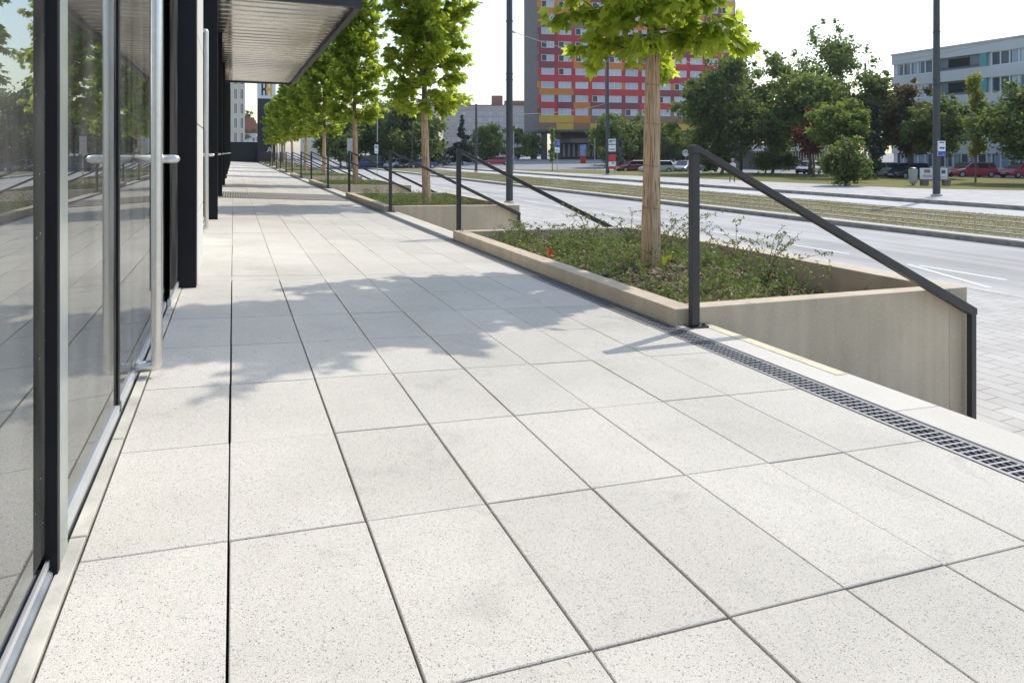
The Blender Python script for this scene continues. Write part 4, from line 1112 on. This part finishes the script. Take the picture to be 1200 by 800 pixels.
# ------------------------------------------------------------------ buildings in the distance
def block(name, label, px0, px1, depth, ytop, ybot, wmat, rows, cols, wmat2, wfrac=.55, hfrac=.5, back=14, rot=0.0, top=.12, bot=.06, roof=None, cat='building'):
    x, y = at(px0, depth); S = depth / F_PX; W = (px1 - px0) * S
    zt = H + (179 - ytop) * S; zb = H + (179 - ybot) * S
    g = float(ground_z(x, y)); root = empty(name, (x, y, g), -YAW + rot); tag(root, label, cat)
    zt -= g; zb -= g
    b = MB(); b.box(0, W, 0, back, -1, zt); b.build('wall', wmat, root)
    b = MB(); b.box(-.25, W + .25, -.25, back + .25, zt + .002, zt + .35)
    b.build('roof', roof or M['concrete_dark'], root)
    if rows:
        hz = (zt - zb) * (1 - top - bot) / rows; pw = W / cols
        b = MB(); ww_, wh_ = pw * wfrac, hz * hfrac; t = .08
        b.box(0, ww_, -.05, .0, 0, t); b.box(0, ww_, -.05, 0, wh_ - t, wh_); b.box(0, t, -.05, 0, t, wh_ - t); b.box(ww_ - t, ww_, -.05, 0, t, wh_ - t); b.box(ww_*.5 - .04, ww_*.5 + .04, -.05, 0, t, wh_ - t)
        f0 = b.build('window', M['win_white'], root)
        b = MB(); b.quad((0,-.015,0),(ww_,-.015,0),(ww_,-.015,wh_),(0,-.015,wh_)); q0 = b.build('pane', wmat2, f0)
        first = True
        for r_ in range(rows):
            for c_ in range(cols):
                f = f0 if first else f0.copy()
                if not first:
                    COL.objects.link(f); f.parent = root; q = q0.copy(); COL.objects.link(q); q.parent = f
                first = False
                f.location = (pw * (c_ + .5) - ww_/2, -.002, zb + (zt - zb)*bot + hz * (r_ + .5) - wh_/2)
    return root, W, zt
M['pinkish'] = mat('pinkish grey slab render', (.40,.355,.345), .85, var=.08, scale=.2)
M['cream_r'] = mat('cream render', (.62,.55,.42), .85, var=.06, scale=.3)
M['white_r'] = mat('white render', (.62,.61,.60), .85, var=.06, scale=.3)
M['brickred'] = mat('red brick', (.26,.12,.09), .85, var=.15)
M['pane_mid'] = curtain_mat('far panes', (.20,.23,.28), (.42,.46,.52))
rt, W_, zt_ = block('slab_building', 'long pinkish grey slab building left of the tower, behind the conifer', 516, 640, 260, 124, 170, M['pinkish'], 5, 20, M['pane_mid'], .62, .46, roof=M['brickred'])
b = MB(); b.box(19.2, 23.4, 1, 6, zt_ + .36, zt_ + 3.9); b.box(24, 39, 1, 6, zt_ + .36, zt_ + 2.0); b.build('roof_hut', M['brickred'], rt)
block('apartment_building', 'narrow cream building end beside the second wrapped trunk', 488, 514.5, 235, 119, 172, M['cream_r'], 0, 1, M['pane_mid'])
block('corner_building', 'cream building with tall brown windows at the end of the walkway', 250, 284.5, 140, 64, 172, M['cream_r'], 6, 5, mat('brown shaded pane', (.12,.08,.06), .8, var=.2, spec=.1), .5, .74, top=.02, bot=.02, rot=YAW)
rt, W_, zt_ = block('shop_house', 'cream shop house with a red fascia seen between the plane trees', 352, 404, 150, 140, 186, M['cream_r'], 2, 6, M['pane_mid'], .4, .35, bot=.3, rot=.26)
b = MB(); b.box(3.6, 9.0, -.5, -.01, zt_ - 3.0, zt_ - 1.5); b.build('fascia', mat('red shop fascia', (.55,.05,.06), .5), rt)
block('row_house', 'pale lilac house right of the red fascia shop', 404.5, 420, 156, 152, 186, mat('lilac render', (.42,.40,.50), .8), 2, 3, M['pane_mid'], .4, .4, rot=.22)
rt, W_, zt_ = block('villa', 'white house with a red tiled roof behind the dark end wall', 287, 300, 176, 156, 172, mat('white house wall', (.62,.64,.70), .8), 1, 2, M['pane_mid'], .35, .5, back=9, rot=.36, roof=mat('red roof tiles', (.30,.13,.09), .85, var=.2))
b = MB(); W2 = W_; b.prism([(-.6, zt_ + .36), (W2 + .6, zt_ + .36), (W2*.75, zt_ + 4.0), (W2*.1, zt_ + 4.0)], -.5, 9.5); b.build('gable_roof', mat('red roof tiles', (.30,.13,.09), .85, var=.2), rt)
rt, W_, zt_ = block('pavilion', 'low white flat roofed pavilion behind the park trees', 884, 968, 100, 170, 192, mat('pavilion glass wall', (.07,.075,.08), .3), 1, 9, M['pane_dark'], .7, .6, roof=M['white_r'])
b = MB(); b.box(-.5, W_ + .5, -1.5, .5, zt_ - .9, zt_ - .01); b.build('canopy', M['white_r'], rt)

# dark wall, totem sign and logo at the end of the terrace
b = MB(); y0 = 85.0
ex0, ex1 = -.6, 4.2
b.box(ex0, ex1, y0, y0 + .3, .6, H + 1.22)
for x in np.arange(ex0 + .4, ex1, .8): b.box(x - .01, x + .01, y0 - .012, y0 - .002, .7, H + 1.2)
o = b.build('end_wall', mat('dark end wall', (.022,.021,.026), .6, var=.1)); tag(o, 'low black wall closing the far end of the walkway', 'wall')
tm = empty('totem_sign', (2.55, 84.0, 1.2)); tag(tm, 'tall black totem sign with vertical pale letters and a black and yellow logo', 'sign')
TWD = 1.95; ztl = H + (179 - 115.5) / F_PX * 79 - 1.2
b = MB(); b.box(0, TWD, 0, .5, 0, ztl); b.build('column', mat('dark totem', (.030,.030,.040), .5, var=.08), tm)
b = MB(); b.box(-.02, TWD + .02, -.02, .52, ztl + .004, ztl + 2.3); lg = b.build('logo_box', mat('white logo box', (.70,.71,.74), .5, var=.03), tm)
zl = ztl + .35
b = MB(); b.box(.42, .60, -.05, -.024, zl, zl + 1.6); b.box(.60, .90, -.05, -.024, zl + .55, zl + .85); b.box(.82,.95,-.05,-.024,zl+.85,zl+1.6); b.box(.82,.95,-.05,-.024,zl,zl+.55)
b.build('logo_bar', mat('black logo', (.02,.02,.02), .5), lg)
b = MB(); b.box(.97, 1.14, -.05, -.024, zl, zl + 1.6); b.box(1.14, 1.36, -.05, -.024, zl + .5, zl + .85); b.box(1.36, 1.58, -.05, -.024, zl, zl + 1.6)
b.build('logo_bar', mat('yellow logo', (.72,.42,.03), .5), lg)
LETM = mat('pale sign letter', (.62,.63,.67), .5, var=.03)
def letter(ch, x, z, h, parent, yoff=-.03, m=None, rot=(R(90),0,0), name='letter'):
    cu = bpy.data.curves.new('letter', 'FONT'); cu.body = ch; cu.size = h * 1.38; cu.extrude = .012; cu.offset = h * .02; cu.align_x = 'CENTER'
    ob = bpy.data.objects.new('letter', cu); COL.objects.link(ob)
    dg = bpy.context.evaluated_depsgraph_get(); me = bpy.data.meshes.new_from_object(ob.evaluated_get(dg))
    bpy.data.objects.remove(ob); me.materials.clear(); me.materials.append(m or LETM)
    o = bpy.data.objects.new(name, me); link(o, parent); o.location = (x, yoff, z); o.rotation_euler = rot
    return o
for ch, py in (('R', 128.6), ('U', 137.6), ('S', 146.6), ('A', 178.5)):
    letter(ch, TWD * .66 , H + (179 - py) / F_PX * 79 - 1.2, .62, tm)

# ------------------------------------------------------------------ poles, signs, wires
M['pole'] = mat('dark grey pole paint', (.055,.06,.065), .45, .2, var=.1, scale=3)
M['pole_pale'] = mat('pale galvanised pole', (.36,.37,.37), .5, .3, var=.1)
def zc(py, depth): return H + (179 - py) / F_PX * depth
def tram_pole(label, px, depth, top, r0, r1, z0=None, m=None, group='tram wire poles', name='tram_pole'):
    x, y = at(px, depth); z0 = float(ground_z(x, y)) if z0 is None else z0
    root = empty(name, (x, y, z0)); tag(root, label, 'pole', group)
    b = MB(); b.tube([(0,0,-.05),(0,0,top*.5),(0,0,top)], [r0, (r0+r1)/2, r1], 20); b.build('shaft', m or M['pole'], root, smooth=False)
    b = MB(); b.tube([(0,0,-.02),(0,0,.10),(0,0,.12)], [r0*1.5, r0*1.5, r0*1.02], 20); b.build('collar', M['kerb'], root)
    b = MB()
    for h in (.42, .44, .62): b.tube([(0,0,top*h),(0,0,top*h + .05)], r0*1.06, 16)
    b.build('band', M['steel_dark'], root)
    return root, x, y
p1, p1x, p1y = tram_pole('thick grey tram pole rising behind the second planter', 597, 31.9, 13.5, .165, .135, .06)
p2, p2x, p2y = tram_pole('tall slim tram pole beside the red ticket signs, before the tower', 712, 69.4, 13.2, .19, .14, .17)
p3, p3x, p3y = tram_pole('grey tram pole carrying the blue and white stop sign', 1097.5, 35.4, 13.5, .175, .145, .17)
p4, p4x, p4y = tram_pole('dark tram pole before the tall conifer', 558, 84, 8.2, .17, .13, .1)
p5, p5x, p5y = tram_pole('far tram pole top rising over the trees left of the office block', 1014, 95, 14.6, .17, .13, .1)
tram_pole('thin pale pole behind the first stair railing, left of the tower', 602, 100, 5.5, .07, .06, 0, M['pole_pale'], 'thin pale posts', 'post')
tram_pole('thin pale pole on the lawn before the tower podium', 697, 92, 4.2, .06, .05, .1, M['pole_pale'], 'thin pale posts', 'post')
tram_pole('dark wall lamp pole among the trees by the second wrapped trunk', 483, 100, 7.0, .09, .07, 0, M['pole'], 'tram wire poles')
tram_pole('pale post seen between the farthest plane trees', 328, 92, 8.0, .09, .08, 0, M['pole_pale'], 'thin pale posts', 'post')
tram_pole('dark post left of the fourth wrapped trunk', 330.5, 78, 6.6, .10, .09, 0, M['pole'], 'tram wire poles')
def wire(label, a, b_, sag=.25, r_=.016, group='overhead tram wires'):
    a = Vector(a); c = Vector(b_); pts = []
    for k in range(17):
        t = k / 16; p = a.lerp(c, t); p.z -= sag * 4 * t * (1 - t); pts.append(p)
    m = MB(); m.tube(pts, r_, 5); o = m.build('tram_wire', M['wire']); tag(o, label, 'wire', group)
M['wire'] = mat('overhead wire', (.16,.16,.16), .5, .4)
W1 = (p1x + .2, p1y, zc(37, 31.9)); 
wire('upper wire from the thick grey pole to the slim pole before the tower', W1, (p2x - .15, p2y, zc(57, 69.4)), .5, .02)
wire('lower wire from the thick grey pole to the slim pole before the tower', (p1x + .2, p1y, zc(134, 31.9)), (p2x - .15, p2y, zc(121, 69.4)), .25, .018)
wire('wire from the slim pole across the park trees', (p2x + .15, p2y, zc(58, 69.4)), (*at(1014, 94), zc(92, 94)), .6, .022)
wire('wire from the far pole top up to the right over the office roof', (p5x, p5y, zc(78, 95)), (*at(1300, 44), zc(18, 44)), .3, .02)
wire('wire from the far pole to the pole with the stop sign', (p5x, p5y, zc(83, 95)), (p3x, p3y, zc(68, 35.4)), .2, .016)
wire('wire crossing the dark trees left of the conifer', (p4x, p4y, zc(128, 84)), (*at(380, 90), zc(134, 90)), .3, .018)
b = MB(); b.tube([(0,0,0),(.14,0,.0),(.2,0,-.02),(.34,0,-.03)], [.03,.035,.05,.02], 8)
o = b.build('insulator', mat('pale insulator', (.5,.45,.4), .4)); o.location = (p1x + .16, p1y, zc(36.5, 31.9)); o.rotation_euler = (0, 0, math.atan2(p2y-p1y, p2x-p1x)); tag(o, 'small insulator holding the upper wire on the thick pole', 'insulator')

M['sign_white'] = mat('white sign face', (.72,.73,.74), .4, var=.03); M['sign_blue'] = mat('blue sign face', (.02,.07,.42), .4, var=.03)
M['sign_red'] = mat('red sign face', (.55,.025,.03), .4, var=.04); M['black'] = mat('black ink', (.02,.02,.022), .5)
FACE = -YAW
def flat_sign(name, label, x, y, z, w_, h, rz, parts, cat='sign', group=None, post=None):
    root = empty(name, (x, y, z), rz); tag(root, label, cat, group)
    b = MB(); b.box(-w_/2, w_/2, 0, .03, 0, h); b.build('board', M['sign_white'], root, bevel=.004)
    for (nm, x0, x1, z0, z1, m) in parts:
        b = MB(); b.box(x0*w_, x1*w_, -.006, -.001, z0*h, z1*h); b.build(nm, m, root)
    if post:
        b = MB(); b.tube([(post[0], .06, -post[1]), (post[0], .06, h)], .035, 8); b.build('post', M['pole_pale'], root)
    return root
sx, sy = at(1102, 35.0)
sg = flat_sign('tram_stop_sign', 'white and blue tram stop sign fixed to the pole on the platform', sx + .03, sy - .05, zc(182.5, 35.2), .40, .74, FACE,
   [('blue_field', -.48, .48, .02, .30, M['sign_blue']), ('black_bar', -.30, .30, .86, .93, M['black']), ('black_bar', -.28, .36, .50, .58, M['black']), ('white_mark', .10, .30, .08, .16, M['sign_white']), ('wheel', -.18,-.08,.44,.50,M['black']), ('wheel', .14,.24,.44,.50,M['black']), ('blue_edge', -.5,-.48,.3,1.0,M['sign_blue']), ('blue_edge', .48,.5,.3,1.0,M['sign_blue'])])
b = MB(); b.box(-.32, -.2, .005, .025, .2, .24); b.box(-.32, -.2, .005, .025, .56, .60); b.build('bracket', M['steel_dark'], sg)
x, y = at(653, 71)
flat_sign('parking_sign', 'blue and white information sign on a post before the tower', x, y, zc(179, 71), .50, 1.30, FACE,
   [('blue_field', -.47, .47, .42, .97, M['sign_blue']), ('white_mark', -.26, -.12, .52, .86, M['sign_white']), ('white_mark', -.12, .16, .78, .86, M['sign_white']), ('white_mark', -.12, .16, .62, .70, M['sign_white']), ('white_mark', .16, .28, .62, .86, M['sign_white']), ('grey_text', -.35, .35, .10, .15, M['recess']), ('grey_text', -.35, .2, .22, .27, M['recess'])], post=(0.0, 2.1))
x, y = at(717.5, 69)
rg = empty('ticket_signs', (x, y, .17), FACE); tag(rg, 'stack of red and white notice boards beside the slim tram pole', 'sign')
for nm, z0, z1, m in (('board', 2.75, 3.25, M['sign_white']), ('board', 2.0, 2.65, M['sign_white']), ('cap', 1.72, 1.98, M['black']), ('red_board', 1.0, 1.7, M['sign_red']), ('board', .52, .97, M['sign_white']), ('red_board', .25, .5, M['sign_red'])):
    b = MB(); b.box(-.36, .36, 0, .10, z0 + .35, z1 + .35); b.build(nm, m, rg)
b = MB(); b.box(-.30, -.02, -.006, -.001, 3.22, 3.5); b.box(.02, .30, -.006, -.001, 3.36, 3.5); b.box(-.28, .28, -.006, -.001, 2.5, 2.62); b.box(-.05,.2,-.006,-.001,1.12,1.26); b.build('lettering', M['recess'], rg)
b = MB(); b.tube([(.28,.05,-.05),(.28,.05,3.7)], .04, 8); b.build('post', M['pole_pale'], rg)
x, y = at(803.5, 92); 
rs = empty('round_sign', (x, y, .05), FACE); tag(rs, 'small round pale road sign seen from behind left of the dark rail post', 'sign')
b = MB(); b.tube([(0,0,0),(0,0,2.6)], .04, 8); b.build('post', M['pole_pale'], rs)
b = MB(); b.tube([(0,-.03,2.3),(0,-.06,2.3)], .45, 20); b.build('disc', M['sign_white'], rs)
x, y = at(410, 40)
gs = empty('sign_board', (x, y, .06), FACE); tag(gs, 'tall pale grey sign board seen behind the second stair rails', 'sign')
b = MB(); b.box(-.16, .16, 0, .03, zc(180, 40) - .06, zc(162, 40) - .06); b.build('board', mat('pale grey board', (.42,.43,.42), .6), gs)
b = MB(); b.tube([(0,.06,0),(0,.06,zc(164, 40) - .06)], .03, 8); b.build('post', M['pole_pale'], gs)
x, y = at(441, 78)
ps = flat_sign('post_notice', 'white notice on a tall thin pole left of the second railing', x, y, zc(180, 78), .42, 1.0, FACE, [('grey_text', -.35, .35, .6, .85, M['recess']), ('grey_text', -.35, .35, .15, .2, M['recess'])], post=(.1, 2.4))
b = MB(); b.tube([(.1,.06,1.3),(.1,.06,7.5)], .05, 8); b.build('upper_pole', M['pole_pale'], ps)
# street light by the office block
x, y = at(1110, 62)
st = empty('street_light', (x, y, 0.05)); tag(st, 'slim grey street light with a short arm before the office block', 'street light')
b = MB(); b.tube([(0,0,-.05),(0,0,7.3)], [.08,.05], 10); b.build('pole', M['pole_pale'], st)
b = MB(); b.box(-.95, .1, -.14, .14, 7.3, 7.42); b.build('lamp_head', M['pole_pale'], st, bevel=.02)
x, y = at(683.5, 125)
rt = empty('info_pillar', (x, y, float(ground_z(x, y))), FACE); tag(rt, 'red and blue advertising pillar at the tower entrance', 'sign')
b = MB(); b.box(-.55,.55,0,.3,1.4,3.4); b.build('board', mat('pale blue poster', (.25,.32,.55), .4), rt); b = MB(); b.box(-.5,.5,.02,.28,0,1.395); b.build('base', M['sign_red'], rt)

# litter bin and advert benches at the lawn edge
x, y = at(1070, 47.5)
bn = empty('litter_bin', (x, y, .17)); tag(bn, 'pale concrete litter bin at the lawn edge by the advert benches', 'litter bin')
b = MB(); b.tube([(0,0,.1),(0,0,.2),(0,0,1.05),(0,0,1.1)], [.20,.26,.29,.25], 14); b.build('body', mat('washed concrete bin', (.42,.42,.38), .9, var=.2, scale=20), bn)
b = MB(); b.tube([(0,0,1.102),(0,0,1.16),(0,0,1.22)], [.27,.25,.10], 14); b.build('lid', M['steel_dark'], bn); b = MB(); b.tube([(0,0,0),(0,0,.1)], .1, 8); b.build('foot', M['concrete_dark'], bn)
def ad_bench(px, depth, label, marks):
    x, y = at(px, depth); root = empty('advert_bench', (x, y, .17), FACE - R(6)); tag(root, label, 'bench')
    b = MB(); b.box(-.88, .88, .16, .20, .42, 1.18); b.build('backrest', M['sign_white'], root)
    for s in (-.7, .7):
        b = MB(); b.box(s - .2, s + .2, -.25, .15, 0, .36); b.build('leg', mat('brown concrete leg', (.20,.15,.12), .9, var=.2), root)
    b = MB(); b.box(-.9, .9, -.28, .14, .365, .415); b.build('seat', mat('bench plank', (.22,.15,.10), .7), root)
    for (nm, x0, x1, z0, z1, m) in marks:
        b = MB(); b.box(x0, x1, .152, .157, z0, z1); b.build(nm, m, root)
ad_bench(1095.5, 47.0, 'bench with a white printed backrest behind the stop pole', [('print', -.62,-.22,.85,1.08, mat('reddish print', (.35,.16,.16), .5)), ('print', -.70,-.10,.55,.72, mat('pinkish print', (.50,.38,.38), .5)), ('print', .50,.76,.80,1.05, mat('dark blue print', (.06,.08,.2), .5)), ('print', .42,.78,.5,.62, mat('grey print', (.5,.52,.56), .5))])

# ------------------------------------------------------------------ cars
M['tyre'] = mat('tyre rubber', (.02,.02,.02), .85); M['rim'] = mat('alloy rim', (.45,.45,.46), .35, .8)
M['car_glass'] = mat('dark car glass', (.02,.025,.03), .06, var=.05); M['lamp_red'] = mat('red lamp glass', (.4,.02,.02), .2); M['lamp_clear'] = mat('clear lamp glass', (.6,.6,.6), .12)
M['plate'] = mat('number plate', (.7,.7,.68), .4)
CM = {}
def paint(name, col):
    if name not in CM:
        m = mat('car paint ' + name, col, .28, .0, var=.04, scale=.8); m.node_tree.nodes['Principled BSDF'].inputs['Coat Weight'].default_value = .7; CM[name] = m
    return CM[name]
def loft(b, rings, mi=0):
    n = len(rings[0]); vs = [p for r_ in rings for p in r_]; fs = []
    for i in range(len(rings) - 1):
        for k in range(n): fs.append((i*n+k, i*n+(k+1)%n, (i+1)*n+(k+1)%n, (i+1)*n+k))
    fs.append(tuple(range(n-1,-1,-1))); fs.append(tuple((len(rings)-1)*n + k for k in range(n)))
    b.add(vs, fs, mi)
def car(label, px, depth, ang, pname, pcol, kind='hatch', group='parked cars', z0=None):
    x, y = at(px, depth); z0 = float(ground_z(x, y)) + .03 if z0 is None else z0
    root = empty('parked_car', (x, y, z0), FACE + ang); tag(root, label, 'car', group)
    P = paint(pname, pcol)
    L = {'hatch': 4.1, 'wagon': 4.5, 'sedan': 4.5, 'van': 4.9}[kind]; hl = L/2; wd = .86 if kind != 'van' else .95
    zr = {'hatch': 1.47, 'wagon': 1.46, 'sedan': 1.43, 'van': 1.95}[kind]; zb = .93 if kind != 'van' else 1.05
    hood = .86 if kind != 'van' else 1.0
    tail = {'hatch': .95, 'wagon': .96, 'sedan': .92, 'van': 1.05}[kind]
    # x forward. lower body
    st_ = [(-hl, .42, tail-.12, .88), (-hl+.12, .25, tail-.02, .96), (-hl+.5, .20, tail, 1), (-.6, .18, zb, 1), (.75, .18, zb, 1), (1.05, .18, zb-.02, 1), (hl-.45, .2, hood-.09, .97), (hl-.12, .24, hood-.22, .9), (hl, .36, hood-.34, .80)]
    rings = []
    for (xx, zl, zu, f) in st_:
        w_ = wd * f
        rings.append([(xx,-w_*.9,zl),(xx,-w_,zl+.16),(xx,-w_,zu-.22),(xx,-w_*.95,zu-.04),(xx,-w_*.86,zu),(xx,w_*.86,zu),(xx,w_*.95,zu-.04),(xx,w_,zu-.22),(xx,w_,zl+.16),(xx,w_*.9,zl)])
    b = MB(); loft(b, rings); b.build('body', P, root, smooth=False, bevel=.02)
    # greenhouse
    xr0 = {'hatch': -hl+.42, 'wagon': -hl+.32, 'sedan': -hl+1.35, 'van': -hl+.16}[kind]; xb0 = {'hatch': -hl+.14, 'wagon': -hl+.1, 'sedan': -hl+.7, 'van': -hl+.05}[kind]
    xf1 = 1.12 if kind != 'van' else 1.5; xr1 = .28 if kind != 'van' else .95
    g0 = .84*wd; g1 = .66*wd if kind != 'van' else .78*wd
    b = MB(); zg = zb - .03; zt = zr - .06
    loft(b, [[(xb0,-g0,zg),(xb0,g0,zg),(xf1,g0,zg),(xf1,-g0,zg)], [(xr0,-g1,zt),(xr0,g1,zt),(xr1,g1,zt),(xr1,-g1,zt)]]); b.build('window', M['car_glass'], root)
    b = MB(); loft(b, [[(xr0-.05,-g1-.02,zt),(xr0-.05,g1+.02,zt),(xr1+.07,g1+.02,zt),(xr1+.07,-g1-.02,zt)], [(xr0+.1,-g1+.1,zr),(xr0+.1,g1-.1,zr),(xr1-.15,g1-.1,zr),(xr1-.15,-g1+.1,zr)]])
    for s in (-1, 1):
        for (xa, xc, t) in ((xb0+.03, xr0+.02, .10), (xf1-.04, xr1+.02, .07), (-.28, -.26, .07), ((xb0 + xr0)/2 + .62, (xb0+xr0)/2 + .68, .08 if kind == 'wagon' else .0)):
            if t: b.bar((xa, s*(g0+.004), zg), (xc, s*(g1+.012), zt+.01), t, .03)
    b.build('roof', P, root)
    for xx in (-hl + .78, hl - .82):
        for s in (-1, 1):
            b = MB(); b.tube([(xx, s*(wd-.16), .31), (xx, s*(wd+.015), .31)], .31, 18); w_ = b.build('wheel', M['tyre'], root)
            b = MB(); b.tube([(xx, s*(wd+.016), .31), (xx, s*(wd+.028), .31)], [.20,.17], 12); b.build('rim', M['rim'], w_)
    for s in (-1, 1):
        b = MB(); b.box(hl-.16, hl-.035, s*wd*.62-.14, s*wd*.62+.14, hood-.36, hood-.22); b.build('headlight', M['lamp_clear'], root)
        b = MB(); b.box(-hl-.008, -hl+.10, s*wd*.74-.09, s*wd*.74+.09, .62, .86); b.build('tail_light', M['lamp_red'], root)
        b = MB(); b.box(.78, .92, s*(wd+.06)-.09, s*(wd+.06)+.09, zb-.02, zb+.11); b.build('mirror', P, root)
    b = MB(); b.box(hl-.02, hl+.012, -.26, .26, .40, .50); b.build('number_plate', M['plate'], root)
    return root
A = R(180)
car('bright red estate car parked before the office block', 1137, 67, A + R(4), 'red', (.36,.012,.018), 'wagon')
car('dark navy car parked left of the stop pole', 1064, 63, A + R(18), 'navy', (.012,.016,.04), 'hatch')
car('silver car half hidden by the slim spruce', 1030, 68, A + R(15), 'silver', (.42,.44,.46), 'hatch')
car('blue grey car parked left of the round bush', 947, 77, A + R(50), 'steel blue', (.07,.10,.17), 'hatch')
car('pale grey car behind the bush on the lawn', 1008, 74, A + R(25), 'pale grey', (.38,.40,.42), 'hatch')
car('maroon estate car left of the nearest wrapped trunk', 741, 86, A + R(20), 'maroon', (.13,.012,.02), 'wagon')
car('pale silver car passing behind the nearest wrapped trunk', 769, 82, A + R(4), 'light silver', (.52,.53,.55), 'hatch')
car('light blue car left of the dark corner post', 801, 84, A + R(60), 'light blue', (.20,.26,.36), 'hatch')
car('dark blue car just right of the dark corner post', 826, 86, R(100), 'ink blue', (.02,.03,.09), 'hatch')
car('red car right of the far conifer, left of the thick pole', 582, 118, A + R(8), 'signal red', (.42,.015,.03), 'wagon')
car('white car behind the red car by the thick pole', 574, 136, R(20), 'white', (.68,.69,.70), 'hatch')
car('white van behind the red car at the tower corner', 594, 150, A, 'white', (.68,.69,.70), 'van')
car('dark blue van parked beyond the second railing', 430, 104, A + R(30), 'dark blue', (.015,.04,.12), 'van')
car('dark car parked between the second and third rail posts', 444, 106, R(80), 'black', (.015,.015,.018), 'hatch')
car('silver car parked behind the second stair railing', 463, 104, A + R(65), 'silver', (.42,.44,.46), 'hatch')
car('dark grey car parked left of the second wrapped trunk', 478, 104, A + R(70), 'dark grey', (.05,.055,.06), 'hatch')
car('deep blue car parked just left of the second wrapped trunk', 494, 104, A + R(20), 'deep blue', (.02,.05,.14), 'sedan')
car('white car parked beyond the third railing', 419, 108, R(70), 'white', (.68,.69,.70), 'hatch')
car('grey car beside the bluish spruce', 513, 118, A + R(20), 'mid grey', (.2,.21,.22), 'sedan')
car('red car cut by the right edge of the office wall', 1197, 66, A + R(10), 'cherry', (.40,.02,.03), 'hatch')

# parked bus seen over the cars
x, y = at(594, 165); bs = empty('coach', (x, y, float(ground_z(x, y))), FACE + R(8)); tag(bs, 'white coach standing beyond the red car at the tower corner', 'bus')
b = MB(); b.box(-4.2, 4.2, -1.2, 1.2, .35, 3.2); b.build('body', paint('white', (.68,.69,.70)), bs, bevel=.12)
b = MB(); b.box(-3.9, 3.9, -1.215, -1.203, 1.6, 2.6); b.build('window', M['car_glass'], bs)
for xx in (-2.6, 2.6):
    b = MB(); b.tube([(xx,-1.22,.5),(xx,-.9,.5)], .5, 16); b.build('wheel', M['tyre'], bs)

# ------------------------------------------------------------------ a person walking on the platform
def person(label, px, depth, z0, rz, top, leg, hair):
    x, y = at(px, depth); me = bpy.data.meshes.new('person')
    vs = [(0,0,.93),(0,0,1.12),(0,.0,1.36),(0,0,1.47),(0,.02,1.53),(0,.03,1.66),(0,.02,1.74),
          (.10,0,.88),(.11,.10,.49),(.11,.02,.08),(.11,.17,.03), (-.10,0,.88),(-.11,-.12,.50),(-.11,-.30,.11),(-.11,-.17,.03),
          (.19,0,1.38),(.24,-.06,1.12),(.25,.02,.88),(.25,.05,.80), (-.19,0,1.38),(-.24,.06,1.12),(-.25,.18,.90),(-.25,.22,.83)]
    ed = [(0,1),(1,2),(2,3),(3,4),(4,5),(5,6),(0,7),(7,8),(8,9),(9,10),(0,11),(11,12),(12,13),(13,14),(2,15),(15,16),(16,17),(17,18),(2,19),(19,20),(20,21),(21,22)]
    rad = [.15,.13,.16,.07,.055,.098,.06, .09,.062,.042,.038, .09,.062,.042,.038, .055,.042,.034,.03, .055,.042,.034,.03]
    me.from_pydata(vs, ed, []); o = bpy.data.objects.new('person', me); COL.objects.link(o)
    sk = o.modifiers.new('skin', 'SKIN')
    for i, d in enumerate(me.skin_vertices[0].data): d.radius = (rad[i], rad[i]); d.use_root = (i == 0)
    su = o.modifiers.new('sub', 'SUBSURF'); su.levels = 2; su.render_levels = 2
    bpy.context.view_layer.update()
    dg = bpy.context.evaluated_depsgraph_get(); m2 = bpy.data.meshes.new_from_object(o.evaluated_get(dg)); bpy.data.objects.remove(o)
    for m in (mat('skin', (.45,.28,.20), .6), top, leg, mat('dark shoe', (.03,.03,.03), .6)): m2.materials.append(m)
    for p in m2.polygons:
        c = p.center
        p.material_index = 3 if c.z < .09 else (2 if c.z < .96 and abs(c.x) < .2 else (1 if c.z < 1.46 and c.z > .86 and not (abs(c.x) > .2 and c.z < 1.15) else 0)); p.use_smooth = True
    o = bpy.data.objects.new('person', m2); link(o); o.location = (x, y, z0); o.rotation_euler = (0, 0, rz); tag(o, label, 'person')
    b = MB(); b.tube([(0,.0,1.62),(0,.0,1.72),(0,.0,1.79),(0,.0,1.81)], [.10,.115,.085,.02], 14); b.build('hair', hair, o, smooth=True)
    b = MB(); b.box(-.012,.012,.125,.145,1.64,1.68); b.build('nose', m2.materials[0], o)
    for s in (-1,1):
        b = MB(); b.tube([(s*.036,.118,1.685),(s*.036,.128,1.685)], .012, 8); b.build('eye', M['black'], o)
    return o
person('person in a pale shirt walking on the platform beside the dark handrail', 858.5, 52, .17, R(-60), mat('pale shirt', (.62,.60,.58), .8), mat('olive trousers', (.14,.13,.08), .8), mat('grey hair', (.30,.27,.24), .7))

# ------------------------------------------------------------------ hazy summer air
b = MB(); b.box(-950, 1550, -520, 2550, -1.6, 60)
hz = b.build('haze', bpy.data.materials.new('haze'))
m = hz.data.materials[0]; m.use_nodes = True; nt = m.node_tree
nt.nodes.remove(nt.nodes['Principled BSDF'])
pv = nt.nodes.new('ShaderNodeVolumePrincipled'); pv.inputs['Color'].default_value = (.86, .91, 1.0, 1); pv.inputs['Density'].default_value = .00020; pv.inputs['Anisotropy'].default_value = .3
nt.links.new(pv.outputs[0], nt.nodes['Material Output'].inputs['Volume'])
tag(hz, kind='stuff')
